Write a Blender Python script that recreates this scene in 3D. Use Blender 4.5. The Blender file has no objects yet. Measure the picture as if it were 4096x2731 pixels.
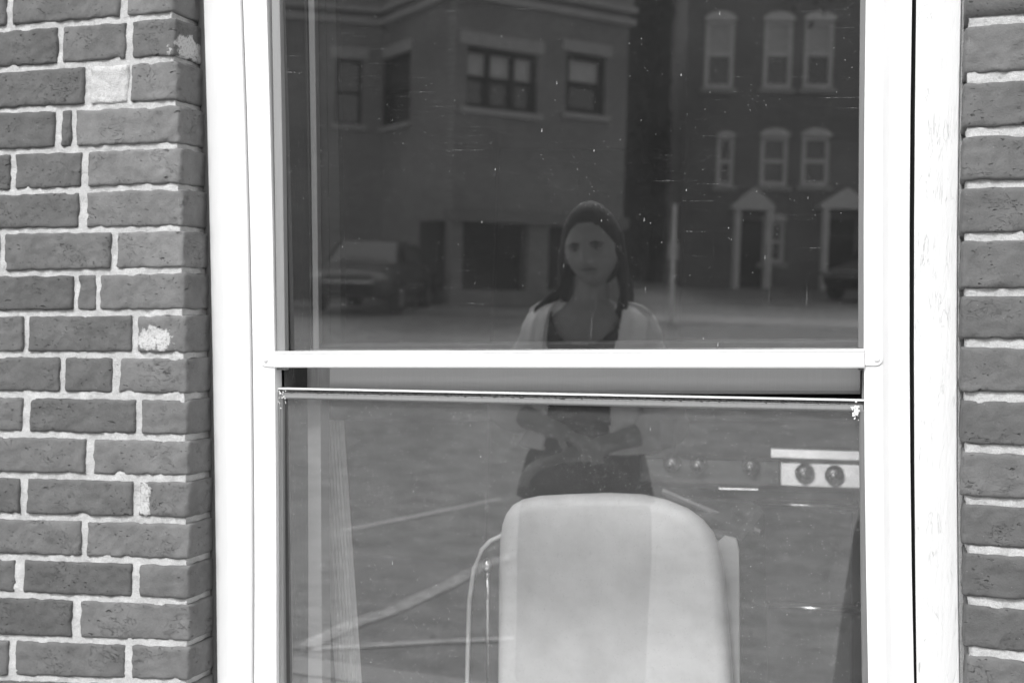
import bpy, bmesh, math, random
import numpy as np
from mathutils import Vector, Matrix, noise
random.seed(7)
S = bpy.context.scene
PI = math.pi

# ------------------------------------------------------------------ camera
F_, W_, H_ = 5050.0, 4096.0, 2731.0
YAW, PIT, ROL = math.radians(18), math.radians(1.9), -0.035
CAM = Vector((0, -1.81, 1.42))
fwd = Vector((-math.sin(YAW)*math.cos(PIT), math.cos(YAW)*math.cos(PIT), -math.sin(PIT)))
r0 = Vector((math.cos(YAW), math.sin(YAW), 0)); u0 = r0.cross(fwd)
rgt = r0*math.cos(ROL) - u0*math.sin(ROL); upv = u0*math.cos(ROL) + r0*math.sin(ROL)
cd = bpy.data.cameras.new('camera'); cam = bpy.data.objects.new('camera', cd)
S.collection.objects.link(cam); S.camera = cam
m = Matrix((rgt, upv, -fwd)).transposed().to_4x4(); m.translation = CAM
cam.matrix_world = m
cd.sensor_width = 36; cd.lens = 36*F_/W_; cd.clip_start = .02; cd.clip_end = 400
cd.dof.use_dof = True; cd.dof.focus_distance = 1.88; cd.dof.aperture_fstop = 4.8

# ------------------------------------------------------------------ light
SEL, SAZ = math.radians(46), math.radians(14)      # sun behind the camera, to its left
to_sun = Vector((-math.sin(SAZ)*math.cos(SEL), -math.cos(SAZ)*math.cos(SEL), math.sin(SEL)))
w = bpy.data.worlds.new('World'); S.world = w; w.use_nodes = True
nt = w.node_tree; bg = nt.nodes['Background']
sky = nt.nodes.new('ShaderNodeTexSky'); sky.sky_type = 'NISHITA'; sky.sun_disc = False
sky.sun_elevation = SEL; sky.sun_rotation = math.atan2(to_sun.x, to_sun.y)
sky.air_density = 1.0; sky.dust_density = 3.0
bw = nt.nodes.new('ShaderNodeRGBToBW')               # the photograph is black and white
nt.links.new(sky.outputs[0], bw.inputs[0]); nt.links.new(bw.outputs[0], bg.inputs[0])
bg.inputs[1].default_value = 0.15
sd = bpy.data.lights.new('sun', 'SUN'); sd.energy = 1.3; sd.angle = math.radians(10)
sun = bpy.data.objects.new('sun', sd); S.collection.objects.link(sun)
sun.rotation_euler = to_sun.to_track_quat('Z', 'Y').to_euler()
S.view_settings.view_transform = 'Standard'; S.view_settings.look = 'None'
S.view_settings.gamma = 1; S.view_settings.use_curve_mapping = False
S.view_settings.exposure = 0.76
S.cycles.max_bounces = 12; S.cycles.transparent_max_bounces = 24

# ------------------------------------------------------------------ projection helpers: photograph point -> place
def ray(x, y):
    return (fwd + rgt*((x-W_/2)/F_) - upv*((y-H_/2)/F_)).normalized()
def P(x, y, Y):                      # point of the vertical plane y = Y seen at (x, y) of the photograph
    d = ray(x, y); return CAM + d*((Y-CAM.y)/d.y)
TILT = math.radians(0.7)             # the panes lean out a little at the top
PN = Vector((0, -math.cos(TILT), -math.sin(TILT)))
PQ = P(2300, 1400, .083)
def mray(x, y):                      # ray mirrored in the pane
    d = ray(x, y); t = (PQ-CAM).dot(PN)/d.dot(PN)
    return CAM + d*t, d - 2*d.dot(PN)*PN
def M(x, y, dist):                   # point at path length dist seen as a reflection
    h, d = mray(x, y); return h + d*(dist-(h-CAM).length)
K = 4096/2352.0                      # measured coordinates -> photograph pixels
def MD(x, y, dist): return M(x*K, y*K, dist)
def gz(Y):                           # height of the street
    t = -Y
    if t < 4: return 0.0
    if t < 27: return .62*(t-4)/23
    if t < 41: return .62 + .5*(t-27)/14
    return 1.12
def MG(x, y):                        # street point seen as a reflection
    h, d = mray(x*K, y*K); t = .5
    while t < 80:
        p = h + d*t
        if p.z < gz(p.y): return p
        t += .05
    return p

# ------------------------------------------------------------------ object helpers
COL = S.collection
def link(name, me, mat=None, parent=None, label=None, cat=None, group=None, kind=None, smooth=False):
    if mat is not None and not me.materials: me.materials.append(mat)
    o = bpy.data.objects.new(name, me); COL.objects.link(o)
    if parent: o.parent = parent
    if smooth:
        me.polygons.foreach_set('use_smooth', [True]*len(me.polygons))
    tag(o, label, cat, group, kind); return o
def tag(o, label=None, cat=None, group=None, kind=None):
    for k, v in (('label', label), ('category', cat), ('group', group), ('kind', kind)):
        if v: o[k] = v
def empty(name, loc, label, cat, group=None, rz=0):
    o = bpy.data.objects.new(name, None); COL.objects.link(o)
    o.location = loc; o.rotation_euler.z = rz; o.empty_display_size = .1
    tag(o, label, cat, group); return o
def mesh(name, v, f):
    me = bpy.data.meshes.new(name); me.from_pydata([tuple(p) for p in v], [], f); me.update(); return me
class MB:
    """collects shapes for one mesh"""
    def __init__(s): s.v = []; s.f = []
    def add(s, v, f):
        n = len(s.v); s.v += [tuple(p) for p in v]; s.f += [tuple(i+n for i in q) for q in f]; return s
    def box(s, a, b):
        (x0, y0, z0), (x1, y1, z1) = a, b
        return s.add([(x0,y0,z0),(x1,y0,z0),(x1,y1,z0),(x0,y1,z0),(x0,y0,z1),(x1,y0,z1),(x1,y1,z1),(x0,y1,z1)],
              [(0,3,2,1),(4,5,6,7),(0,1,5,4),(1,2,6,5),(2,3,7,6),(3,0,4,7)])
    def tube(s, pts, rad, n=10, caps=True):
        pts = [Vector(p) for p in pts]; rad = rad if isinstance(rad, (list, tuple)) else [rad]*len(pts)
        vs = []; up = Vector((0, 0, 1))
        for i, p in enumerate(pts):
            t = (pts[min(i+1, len(pts)-1)] - pts[max(i-1, 0)]).normalized()
            a = t.cross(up if abs(t.z) < .9 else Vector((0, 1, 0))).normalized(); b = t.cross(a)
            for k in range(n):
                q = 2*PI*k/n; vs.append(p + (a*math.cos(q) + b*math.sin(q))*rad[i])
        fs = [(i*n+k, i*n+(k+1) % n, (i+1)*n+(k+1) % n, (i+1)*n+k) for i in range(len(pts)-1) for k in range(n)]
        if caps: fs += [tuple(range(n-1, -1, -1)), tuple((len(pts)-1)*n+k for k in range(n))]
        return s.add(vs, fs)
    def ball(s, c, r, n=16, m_=10):
        r = r if isinstance(r, (list, tuple)) else (r, r, r); vs = []
        for i in range(m_+1):
            a = PI*i/m_
            for k in range(n):
                q = 2*PI*k/n
                vs.append((c[0]+r[0]*math.sin(a)*math.cos(q), c[1]+r[1]*math.sin(a)*math.sin(q), c[2]+r[2]*math.cos(a)))
        fs = [(i*n+k, (i+1)*n+k, (i+1)*n+(k+1) % n, i*n+(k+1) % n) for i in range(m_) for k in range(n)]
        return s.add(vs, fs)
    def prism(s, poly, y0, y1):              # polygon of (x, z), extruded along y
        n = len(poly)
        v = [(x, y0, z) for x, z in poly] + [(x, y1, z) for x, z in poly]
        f = [tuple(range(n)), tuple(range(2*n-1, n-1, -1))] + [(i, i+n, (i+1) % n+n, (i+1) % n) for i in range(n)]
        return s.add(v, f)
    def solid(s, grid, back):                # rows of front points, closed to the plane y = back
        R, Cn = len(grid), len(grid[0]); v = [p for row in grid for p in row]; n = R*Cn
        v += [(p[0], back, p[2]) for p in v]
        f = []
        for i in range(R-1):
            for j in range(Cn-1):
                a, b, c, d = i*Cn+j, i*Cn+j+1, (i+1)*Cn+j+1, (i+1)*Cn+j
                f += [(a, d, c, b), (a+n, b+n, c+n, d+n)]
        for j in range(Cn-1):
            f += [(j, j+1, j+1+n, j+n)]; a = (R-1)*Cn+j; f += [(a+1, a, a+n, a+1+n)]
        for i in range(R-1):
            a, b = i*Cn, (i+1)*Cn; f += [(b, a, a+n, b+n)]; a += Cn-1; b += Cn-1; f += [(a, b, b+n, a+n)]
        return s.add(v, f)
    def build(s, name, mat, parent=None, bevel=0, seg=2, **kw):
        me = mesh(name, s.v, s.f); o = link(name, me, mat, parent, **kw)
        if kw.get('smooth') is None and bevel == 0: pass
        bm = bmesh.new(); bm.from_mesh(me); bmesh.ops.recalc_face_normals(bm, faces=bm.faces); bm.to_mesh(me); bm.free()
        if bevel:
            b = o.modifiers.new('bevel', 'BEVEL'); b.width = bevel; b.segments = seg; b.limit_method = 'ANGLE'; b.angle_limit = math.radians(40)
        return o

# ------------------------------------------------------------------ materials (all grey: the photograph is black and white)
class Mat:
    def __init__(s, name, base=.5, rough=.6, metal=0, spec=.5):
        s.m = bpy.data.materials.new(name); s.m.use_nodes = True; s.t = s.m.node_tree
        s.b = s.t.nodes['Principled BSDF']; s.b.inputs['Base Color'].default_value = (base, base, base, 1)
        s.b.inputs['Roughness'].default_value = rough; s.b.inputs['Metallic'].default_value = metal
        s.b.inputs['Specular IOR Level'].default_value = spec; s._h = None
    def n(s, t, **k):
        x = s.t.nodes.new(t)
        for a, b in k.items(): setattr(x, a, b)
        return x
    def l(s, a, b): s.t.links.new(a, b)
    def coord(s, scale=(1, 1, 1), rot=(0, 0, 0), kind='Object', rand=False):
        tc = s.n('ShaderNodeTexCoord'); o = tc.outputs[kind]
        if rand:
            oi = s.n('ShaderNodeObjectInfo'); v = s.n('ShaderNodeVectorMath', operation='SCALE'); cb = s.n('ShaderNodeCombineXYZ')
            mm = s.math('MULTIPLY', oi.outputs['Random'], 37.0)
            s.l(mm, cb.inputs[0]); s.l(oi.outputs['Random'], cb.inputs[1]); s.l(mm, cb.inputs[2])
            ad = s.n('ShaderNodeVectorMath', operation='ADD'); s.l(o, ad.inputs[0]); s.l(cb.outputs[0], ad.inputs[1]); o = ad.outputs[0]
        mp = s.n('ShaderNodeMapping'); mp.inputs['Scale'].default_value = scale; mp.inputs['Rotation'].default_value = rot
        s.l(o, mp.inputs[0]); return mp.outputs[0]
    def math(s, op, a, b=None, c=None, clamp=False):
        x = s.n('ShaderNodeMath', operation=op, use_clamp=clamp)
        for i, q in enumerate((a, b, c)):
            if q is None: continue
            if isinstance(q, (int, float)): x.inputs[i].default_value = q
            else: s.l(q, x.inputs[i])
        return x.outputs[0]
    def noise(s, vec, scale=5, detail=4, rough=.5, dist=0):
        x = s.n('ShaderNodeTexNoise'); x.inputs['Scale'].default_value = scale; x.inputs['Detail'].default_value = detail
        x.inputs['Roughness'].default_value = rough; x.inputs['Distortion'].default_value = dist; s.l(vec, x.inputs['Vector']); return x.outputs[0]
    def voro(s, vec, scale=5, feature='F1', rnd=1):
        x = s.n('ShaderNodeTexVoronoi', feature=feature); x.inputs['Scale'].default_value = scale
        x.inputs['Randomness'].default_value = rnd; s.l(vec, x.inputs['Vector']); return x
    def rmp(s, v, a, b, c=0., d=1.):
        x = s.n('ShaderNodeMapRange'); x.inputs[1].default_value = a; x.inputs[2].default_value = b
        x.inputs[3].default_value = c; x.inputs[4].default_value = d; s.l(v, x.inputs[0]); return x.outputs[0]
    def mixv(s, f, a, b):                # float mix
        x = s.n('ShaderNodeMix'); x.data_type = 'FLOAT'
        for i, q in ((0, f), (2, a), (3, b)):
            if isinstance(q, (int, float)): x.inputs[i].default_value = q
            else: s.l(q, x.inputs[i])
        return x.outputs[0]
    def base(s, v):
        s.l(v, s.b.inputs['Base Color']); return s
    def bump(s, h, dist=.001, strength=1.):
        x = s.n('ShaderNodeBump'); x.inputs['Distance'].default_value = dist; x.inputs['Strength'].default_value = strength
        s.l(h, x.inputs['Height'])
        if s._h: s.l(s._h, x.inputs['Normal'])
        s._h = x.outputs[0]; s.l(s._h, s.b.inputs['Normal']); return s

def simple(name, base, rough=.6, metal=0, var=.12, scale=6, bump=0, **k):
    a = Mat(name, base, rough, metal, **k); v = a.coord(rand=True)
    a.base(a.rmp(a.noise(v, scale, 5, .6), .3, .7, base*(1-var), base*(1+var)))
    if bump: a.bump(a.noise(v, scale*20, 4, .6), bump, .6)
    return a.m

def brick_mat(name, patch=None):
    a = Mat(name, .14, .85, spec=.3); v = a.coord(rand=True)
    at = a.n('ShaderNodeAttribute', attribute_type='OBJECT', attribute_name='tone')
    big = a.noise(v, 14, 5, .6); fine = a.noise(v, 420, 3, .65); mid = a.noise(v, 60, 5, .6)
    c = a.math('MULTIPLY', at.outputs['Fac'], a.rmp(big, .25, .75, .78, 1.22))
    c = a.math('MULTIPLY', c, a.rmp(fine, .3, .7, .93, 1.07)); c = a.math('MULTIPLY', c, a.rmp(mid, .3, .75, .93, 1.07))
    # pits and short cracks
    dv = a.coord((1, 1, 2.4), (0, .35, 0), rand=True)
    nv = a.n('ShaderNodeVectorMath', operation='ADD'); nn = a.n('ShaderNodeTexNoise'); nn.inputs['Scale'].default_value = 70
    a.l(dv, nn.inputs['Vector']); sc = a.n('ShaderNodeVectorMath', operation='SCALE'); sc.inputs['Scale'].default_value = .02
    a.l(nn.outputs['Color'], sc.inputs[0]); a.l(dv, nv.inputs[0]); a.l(sc.outputs[0], nv.inputs[1])
    vo = a.voro(nv.outputs[0], 105); keep = a.math('GREATER_THAN', a.n_sep(vo.outputs['Color']), .60)
    pit = a.math('MULTIPLY', a.rmp(vo.outputs['Distance'], .10, .26, 1, 0), keep)
    zone = a.rmp(a.noise(v, 22, 3, .5), .42, .62, .0, 1)
    pit = a.math('MULTIPLY', pit, zone)
    v2 = a.voro(nv.outputs[0], 32); pit2 = a.math('MULTIPLY', a.rmp(v2.outputs['Distance'], .05, .17, 1, 0), a.math('GREATER_THAN', a.n_sep(v2.outputs['Color']), .8))
    pits = a.math('MAXIMUM', pit, pit2)
    wv = a.noise(dv, 24, 3, .6, 1.5)
    crack = a.rmp(a.math('ABSOLUTE', a.math('SUBTRACT', wv, .5)), 0, .007, 1, 0)
    crack = a.math('MULTIPLY', crack, a.rmp(a.noise(v, 17, 1), .57, .64, 0, 1))
    pits = a.math('MAXIMUM', pits, a.math('MULTIPLY', crack, .8))
    c = a.math('MULTIPLY', c, a.rmp(pits, 0, 1, 1, .55))
    # lime specks
    sp = a.voro(v, 210); sp = a.math('MULTIPLY', a.rmp(sp.outputs['Distance'], .07, .13, 1, 0), a.math('GREATER_THAN', a.n_sep(sp.outputs['Color']), .93))
    c = a.mixv(a.math('MULTIPLY', sp, .6), c, .42)
    if patch:                                      # a lime / mortar stain with a shape of its own
        (px, py, pz), (sx, sy, sz), thr = patch
        tc = a.n('ShaderNodeTexCoord'); mp = a.n('ShaderNodeMapping', vector_type='TEXTURE')
        mp.inputs['Location'].default_value = (px, py, pz); mp.inputs['Scale'].default_value = (sx, sy, sz)
        a.l(tc.outputs['Object'], mp.inputs[0]); ln = a.n('ShaderNodeVectorMath', operation='LENGTH'); a.l(mp.outputs[0], ln.inputs[0])
        q = a.math('ADD', ln.outputs['Value'], a.rmp(a.noise(tc.outputs['Object'], 45, 6, .7), .3, .7, -.55, .55))
        k = a.rmp(q, thr-.12, thr+.06, 1, 0)
        k = a.math('MULTIPLY', k, a.rmp(a.noise(tc.outputs['Object'], 260, 4, .7), .34, .5, .35, 1))
        c = a.mixv(k, c, .52)
    a.base(c)
    a.bump(a.math('MULTIPLY', pits, -1), .0028, 1); a.bump(mid, .0022, .9); a.bump(fine, .0009, .9)
    return a.m
def _sep(s, c):
    x = s.n('ShaderNodeSeparateColor'); s.l(c, x.inputs[0]); return x.outputs[0]
Mat.n_sep = _sep
def mortar_mat():
    a = Mat('mortar', .5, .95, spec=.2); v = a.coord()
    c = a.rmp(a.noise(v, 30, 5, .6), .3, .7, .45, .62)
    g = a.noise(v, 520, 3, .7); c = a.math('MULTIPLY', c, a.rmp(g, .3, .7, .78, 1.14))
    dk = a.voro(v, 260); dk = a.math('MULTIPLY', a.rmp(dk.outputs['Distance'], .05, .15, 1, 0), a.math('GREATER_THAN', a.n_sep(dk.outputs['Color']), .85))
    c = a.math('MULTIPLY', c, a.rmp(dk, 0, 1, 1, .5)); a.base(c)
    a.bump(a.noise(v, 110, 5, .6), .003, .9); a.bump(g, .0014, .9); return a.m
def paint_mat(name, base, rough=.45, streak=.04, crackle=0, dirt=0):
    a = Mat(name, base, rough, spec=.4); v = a.coord((60, 60, 3)); v0 = a.coord()
    st = a.noise(v, 6, 5, .6); c = a.rmp(st, .3, .7, base*(1-streak), base*(1+streak))
    c = a.math('MULTIPLY', c, a.rmp(a.noise(v0, 9, 3), .3, .7, .98, 1.02))
    if dirt:
        sp = a.voro(v0, 60); k = a.math('MULTIPLY', a.rmp(sp.outputs['Distance'], .02, .05, 1, 0), a.math('GREATER_THAN', a.n_sep(sp.outputs['Color']), 1-dirt))
        c = a.math('MULTIPLY', c, a.rmp(k, 0, 1, 1, .45))
    if crackle:
        cv = a.coord((30, 30, 4.5), (0, -.22, 0)); ns = a.noise(cv, 2.2, 4, .62, .6)
        e = a.rmp(a.math('ABSOLUTE', a.math('SUBTRACT', ns, .5)), 0, .010, 1, 0)
        e = a.math('MULTIPLY', e, a.rmp(a.noise(v0, 26, 3, .6), .47, .62, 0, 1))
        c = a.math('MULTIPLY', c, a.rmp(e, 0, 1, 1, .86))
        a.bump(a.math('MULTIPLY', e, -1), .0006, .8); a.bump(a.noise(cv, 5, 5, .65), .0014, .9)
        d2 = a.math('GREATER_THAN', a.noise(a.coord((60, 60, 9), (0, -.32, 0)), 2.0, 2, .5), .745)
        c = a.math('MULTIPLY', c, a.rmp(d2, 0, 1, 1, .6))
    a.base(c); a.bump(st, .0003, .7); a.bump(a.noise(v0, 240, 3), .00015, .6); return a.m
def old_wood_mat(name, base, scratch=.2):
    a = Mat(name, base, .5, spec=.4); v = a.coord((70, 70, 3)); v2 = a.coord((420, 420, 14))
    st = a.noise(v, 5, 5, .6); c = a.rmp(st, .3, .7, base*.82, base*1.18)
    s2 = a.math('MULTIPLY', a.rmp(a.noise(v2, 2, 2, .5), .64, .74, 0, 1), a.rmp(a.noise(a.coord((12, 12, 2)), 2.5, 3), .42, .62, 0, 1))
    c = a.mixv(a.math('MULTIPLY', s2, scratch), c, .35); a.base(c); a.bump(st, .0003, .6); return a.m

def glass_mat(name, refl, dust, specks, fibres=0.):
    """thin pane: clear view through, mirror reflection by Fresnel, a film of dust, specks and scratches"""
    m_ = bpy.data.materials.new(name); m_.use_nodes = True; a = Mat.__new__(Mat); a.m = m_; a.t = m_.node_tree; a._h = None
    a.t.nodes.clear(); out = a.n('ShaderNodeOutputMaterial')
    tr = a.n('ShaderNodeBsdfTransparent'); gl = a.n('ShaderNodeBsdfGlossy'); gl.inputs['Roughness'].default_value = 0.0
    fr = a.n('ShaderNodeLayerWeight'); fr.inputs['Blend'].default_value = .12
    f = a.rmp(fr.outputs['Fresnel'], 0, 1, refl, 1)
    gl.inputs['Color'].default_value = (1, 1, 1, 1); tr.inputs['Color'].default_value = (.97, .97, .97, 1)
    mx = a.n('ShaderNodeMixShader'); a.l(f, mx.inputs[0]); a.l(tr.outputs[0], mx.inputs[1]); a.l(gl.outputs[0], mx.inputs[2])
    df = a.n('ShaderNodeBsdfDiffuse'); df.inputs['Color'].default_value = (.8, .8, .8, 1)
    v = a.coord()
    d = a.rmp(a.noise(v, 5, 6, .7), .3, .7, dust*.7, dust*1.35)
    d = a.math('MULTIPLY', d, a.rmp(a.noise(a.coord((3, 3, 160)), 2, 4, .7), .3, .7, .93, 1.07))
    g = a.noise(v, 900, 2, .8); d = a.math('MULTIPLY', d, a.rmp(g, .3, .7, .7, 1.3))
    for sc, thr, th, am in ((300, specks, .16, .55), (130, specks*.3, .045, .8), (45, specks*.12, .025, .85)):
        vo = a.voro(a.coord((1, 1, .7)), sc); k = a.math('MULTIPLY', a.rmp(vo.outputs['Distance'], th*.6, th, 1, 0), a.math('GREATER_THAN', a.n_sep(vo.outputs['Color']), 1-thr))
        d = a.math('MAXIMUM', d, a.math('MULTIPLY', k, am))
    # horizontal rub marks
    hv = a.coord((5, 5, 260), (0, .02, 0)); h_ = a.rmp(a.noise(hv, 1.6, 3, .6), .64, .72, 0, 1)
    h_ = a.math('MULTIPLY', h_, a.rmp(a.noise(v, 300, 2, .7), .45, .6, 0, 1)); h_ = a.math('MULTIPLY', h_, a.rmp(a.noise(v, 7, 2), .52, .62, 0, 1))
    d = a.math('MAXIMUM', d, a.math('MULTIPLY', h_, .28))
    # vertical runs
    vv = a.coord((130, 130, 5)); r_ = a.rmp(a.noise(vv, 1.5, 2, .5), .72, .75, 0, 1); r_ = a.math('MULTIPLY', r_, a.rmp(a.noise(v, 4, 2), .5, .62, 0, 1))
    d = a.math('MAXIMUM', d, a.math('MULTIPLY', r_, .07))
    if fibres:
        e = a.n('ShaderNodeTexVoronoi', feature='DISTANCE_TO_EDGE'); e.inputs['Scale'].default_value = 230
        nv = a.n('ShaderNodeTexNoise'); nv.inputs['Scale'].default_value = 150; a.l(v, nv.inputs['Vector'])
        sc = a.n('ShaderNodeVectorMath', operation='SCALE'); sc.inputs['Scale'].default_value = .012; a.l(nv.outputs['Color'], sc.inputs[0])
        ad = a.n('ShaderNodeVectorMath', operation='ADD'); a.l(v, ad.inputs[0]); a.l(sc.outputs[0], ad.inputs[1]); a.l(ad.outputs[0], e.inputs['Vector'])
        k = a.math('MULTIPLY', a.rmp(e.outputs['Distance'], .01, .035, 1, 0), a.rmp(a.noise(v, 70, 3, .7), .54, .62, 0, 1))
        d = a.math('MAXIMUM', d, a.math('MULTIPLY', k, fibres))
    m2 = a.n('ShaderNodeMixShader'); a.l(d, m2.inputs[0]); a.l(mx.outputs[0], m2.inputs[1]); a.l(df.outputs[0], m2.inputs[2])
    a.l(m2.outputs[0], out.inputs[0]); return m_

def ground_mat(name, base):
    a = Mat(name, base, .9, spec=.3); v = a.coord()
    c = a.rmp(a.noise(v, 4.5, 6, .7), .36, .64, base*.68, base*1.32); c = a.math('MULTIPLY', c, a.rmp(a.noise(v, 40, 4, .7), .3, .7, .85, 1.15))
    wv = a.noise(v, .9, 3, .5, .8); k = a.rmp(a.math('ABSOLUTE', a.math('SUBTRACT', wv, .5)), 0, .006, 1, 0)
    c = a.math('MULTIPLY', c, a.rmp(k, 0, 1, 1, .6)); a.base(c); a.bump(a.noise(v, 60, 4, .7), .006, .7); return a.m
def far_brick_mat(name, base):
    a = Mat(name, base, .9, spec=.2); v = a.coord((1, 1, 1), (PI/2, 0, 0)); b = a.n('ShaderNodeTexBrick')
    a.l(v, b.inputs['Vector']); b.inputs['Scale'].default_value = 1; b.inputs['Brick Width'].default_value = .22; b.inputs['Row Height'].default_value = .075
    b.inputs['Mortar Size'].default_value = .008
    b.inputs['Color1'].default_value = (base*.9,)*3+(1,); b.inputs['Color2'].default_value = (base*1.12,)*3+(1,); b.inputs['Mortar'].default_value = (base*1.5,)*3+(1,)
    x = a.n('ShaderNodeRGBToBW'); a.l(b.outputs[0], x.inputs[0])
    a.base(a.math('MULTIPLY', x.outputs[0], a.rmp(a.noise(v, .7, 4), .3, .7, .85, 1.15))); return a.m

MT = dict(
  brick=brick_mat('fired_brick'), mortar=mortar_mat(),
  casing_l=paint_mat('casing_paint', .76, .5, .02, dirt=.006), casing_r=paint_mat('cracked_paint', .74, .5, .02, crackle=1),
  white=paint_mat('white_frame_paint', .84, .35, .006), white2=paint_mat('white_bar_paint', .86, .35, .004),
  alu=paint_mat('bare_metal_edge', .27, .45, .06), alu_d=paint_mat('dull_metal_edge', .17, .5, .08), jamb=old_wood_mat('dark_jamb_wood', .055, .55),
  sash=old_wood_mat('sash_paint', .17, .05), sash_d=old_wood_mat('dark_sash_paint', .035, .1), rail=paint_mat('check_rail_paint', .27, .42, .03, dirt=.004),
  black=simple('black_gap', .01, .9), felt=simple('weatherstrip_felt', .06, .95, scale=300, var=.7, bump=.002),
  screw=simple('painted_screw', .78, .35), board=old_wood_mat('pale_board', .66, .1),
  room=simple('room_wall', .10, .9), room_f=simple('room_floor', .08, .7), door=simple('dim_panel_dark', .02, .8),
  enamel=simple('white_enamel', .84, .5, var=.12, scale=13), chrome=simple('chrome', .8, .14, 1, var=.05), darkpanel=simple('dark_side_panel', .05, .25),
  steel=simple('brushed_steel', .80, .2, 1, var=.06), panel=simple('dulled_steel', .42, .24, 1, var=.12, scale=14), steel2=simple('polished_steel', .85, .22, 1), stove=simple('dark_oven_enamel', .05, .35),
  knob=simple('dark_metal_knob', .42, .26, 1),
  street=ground_mat('asphalt', .24), walk=ground_mat('pale_concrete', .34), kerb=simple('kerb_stone', .4, .9), line=simple('road_paint', .6, .8),
  fbrick=far_brick_mat('far_brick', .24), fbrick2=far_brick_mat('far_dark_brick', .20), stone=simple('pale_stone_trim', .45, .8), trimw=simple('white_trim', .78, .6),
  fglass=simple('far_window_glass', .03, .08, spec=1.), blind=simple('window_blind', .6, .8), dk=simple('dark_opening', .02, .9), roof=simple('dark_roof', .06, .8),
  skin=simple('skin', .27, .5, var=.03), hair=simple('dark_hair', .026, .75, var=.5, scale=60), eye=simple('eye_white', .22, .2), iris=simple('dark_iris', .02, .2), lip=simple('lips', .17, .4),
  top=simple('dark_top', .03, .85), shirt=simple('white_shirt', .88, .85, var=.04, scale=20), skirt=simple('grey_trousers', .215, .85), shoe=simple('black_shoe', .02, .4),
  car=simple('dark_car_paint', .05, .4), carlight=simple('silver_car_paint', .35, .25), tyre=simple('tyre', .02, .8), lamp=simple('headlight_glass', .25, .3),
  leaf=simple('dark_foliage', .045, .7, var=.4), bark=simple('bark', .08, .9),
)
MT['brick_a'] = brick_mat('brick_patch_side', ((.045, .04, -.012), (.03, .045, .022), .95))
MT['brick_b'] = brick_mat('brick_patch_face', ((-.015, -.0, -.010), (.042, .2, .021), .85))
MT['brick_c'] = brick_mat('brick_patch_stripe', ((-.038, -.0, -.004), (.012, .2, .035), .95))
MT['brick_m'] = MT['mortar']

# ------------------------------------------------------------------ the brick wall
def lerp(a, b, t): return a + (b-a)*t
def edge(y, y0, y1, y2):             # photograph x of a near-vertical edge from its x at y = 0, 1400, 2731
    if y < 0: return y0 + (y1-y0)/1400*y*.6
    if y > 2731: return y2 + (y2-y1)/1331*(y-2731)*.6
    return y0*(y-1400)*(y-2731)/(1400*2731) + y1*y*(y-2731)/(1400*-1331.) + y2*y*(y-1400)/(2731*1331.)
def brick_mesh(name, x0, x1, zf, depth, y0=0., r=.0032, res=.0042, rough=1., lo=False):
    """rounded, uneven brick. zf(x, top?) gives its bed lines; faces x0..x1 (functions of z or numbers)"""
    seed = Vector((random.random()*50, random.random()*50, random.random()*50))
    cx = (x0+x1)/2; cz = (zf(cx, 0)+zf(cx, 1))/2; L = x1-x0; Hh = zf(cx, 1)-zf(cx, 0)
    nx = 3 if lo else max(4, int(L/res)); nz = 3 if lo else max(4, int(Hh/res)); ny = 3 if lo else max(3, int(depth/(res*1.6)))
    V = {}; vs = []; fs = []
    def g(i, n):                       # closer rows near the edges
        t = i/n; return t
    def vid(i, j, k):
        key = (i, j, k)
        if key in V: return V[key]
        a, b, c = g(i, nx), g(j, ny), g(k, nz)
        x = lerp(x0, x1, a); y = y0 + depth*b; z = lerp(zf(x, 0), zf(x, 1), c)
        # rounded box
        rr = r; p = Vector((x, y, z)); zl, zh = zf(x, 0), zf(x, 1)
        q = Vector((min(max(x, x0+rr), x1-rr), min(max(y, y0+rr), y0+depth), min(max(z, zl+rr), zh-rr)))
        d = p-q
        if d.length > 1e-6: p = q + d.normalized()*min(d.length, rr)
        if not lo:
            nrm = (p-Vector((cx, y0+depth/2, cz))); s_ = seed
            n1 = noise.noise(p*28+s_)*.0024 + noise.noise(p*75+s_)*.0018 + noise.noise(p*190+s_)*.0010
            edgy = max(0, 1-min(abs(x-x0), abs(x-x1), abs(z-zl), abs(z-zh))/.006)
            n2 = noise.noise(p*120+s_*2)*.0022*edgy
            chip = max(0, noise.noise(p*42+s_*3)-.34)*.020*edgy
            p = p + Vector((noise.noise(p*60+s_)*.0022*edgy, (n1+abs(n2)+chip)*rough, (noise.noise(p*50-s_)*.0022)*edgy))
        V[key] = len(vs); vs.append(p-Vector((cx, y0, cz))); return V[key]
    for i in range(nx):
        for k in range(nz): fs.append((vid(i,0,k), vid(i+1,0,k), vid(i+1,0,k+1), vid(i,0,k+1)))
        for j in range(ny):
            fs.append((vid(i,j,0), vid(i,j+1,0), vid(i+1,j+1,0), vid(i+1,j,0))); fs.append((vid(i,j,nz), vid(i+1,j,nz), vid(i+1,j+1,nz), vid(i,j+1,nz)))
    for j in range(ny):
        for k in range(nz):
            fs.append((vid(0,j,k), vid(0,j,k+1), vid(0,j+1,k+1), vid(0,j+1,k))); fs.append((vid(nx,j,k), vid(nx,j+1,k), vid(nx,j+1,k+1), vid(nx,j,k+1)))
    me = mesh(name, vs, fs); me.polygons.foreach_set('use_smooth', [True]*len(me.polygons)); return me, Vector((cx, y0, cz))

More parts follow.
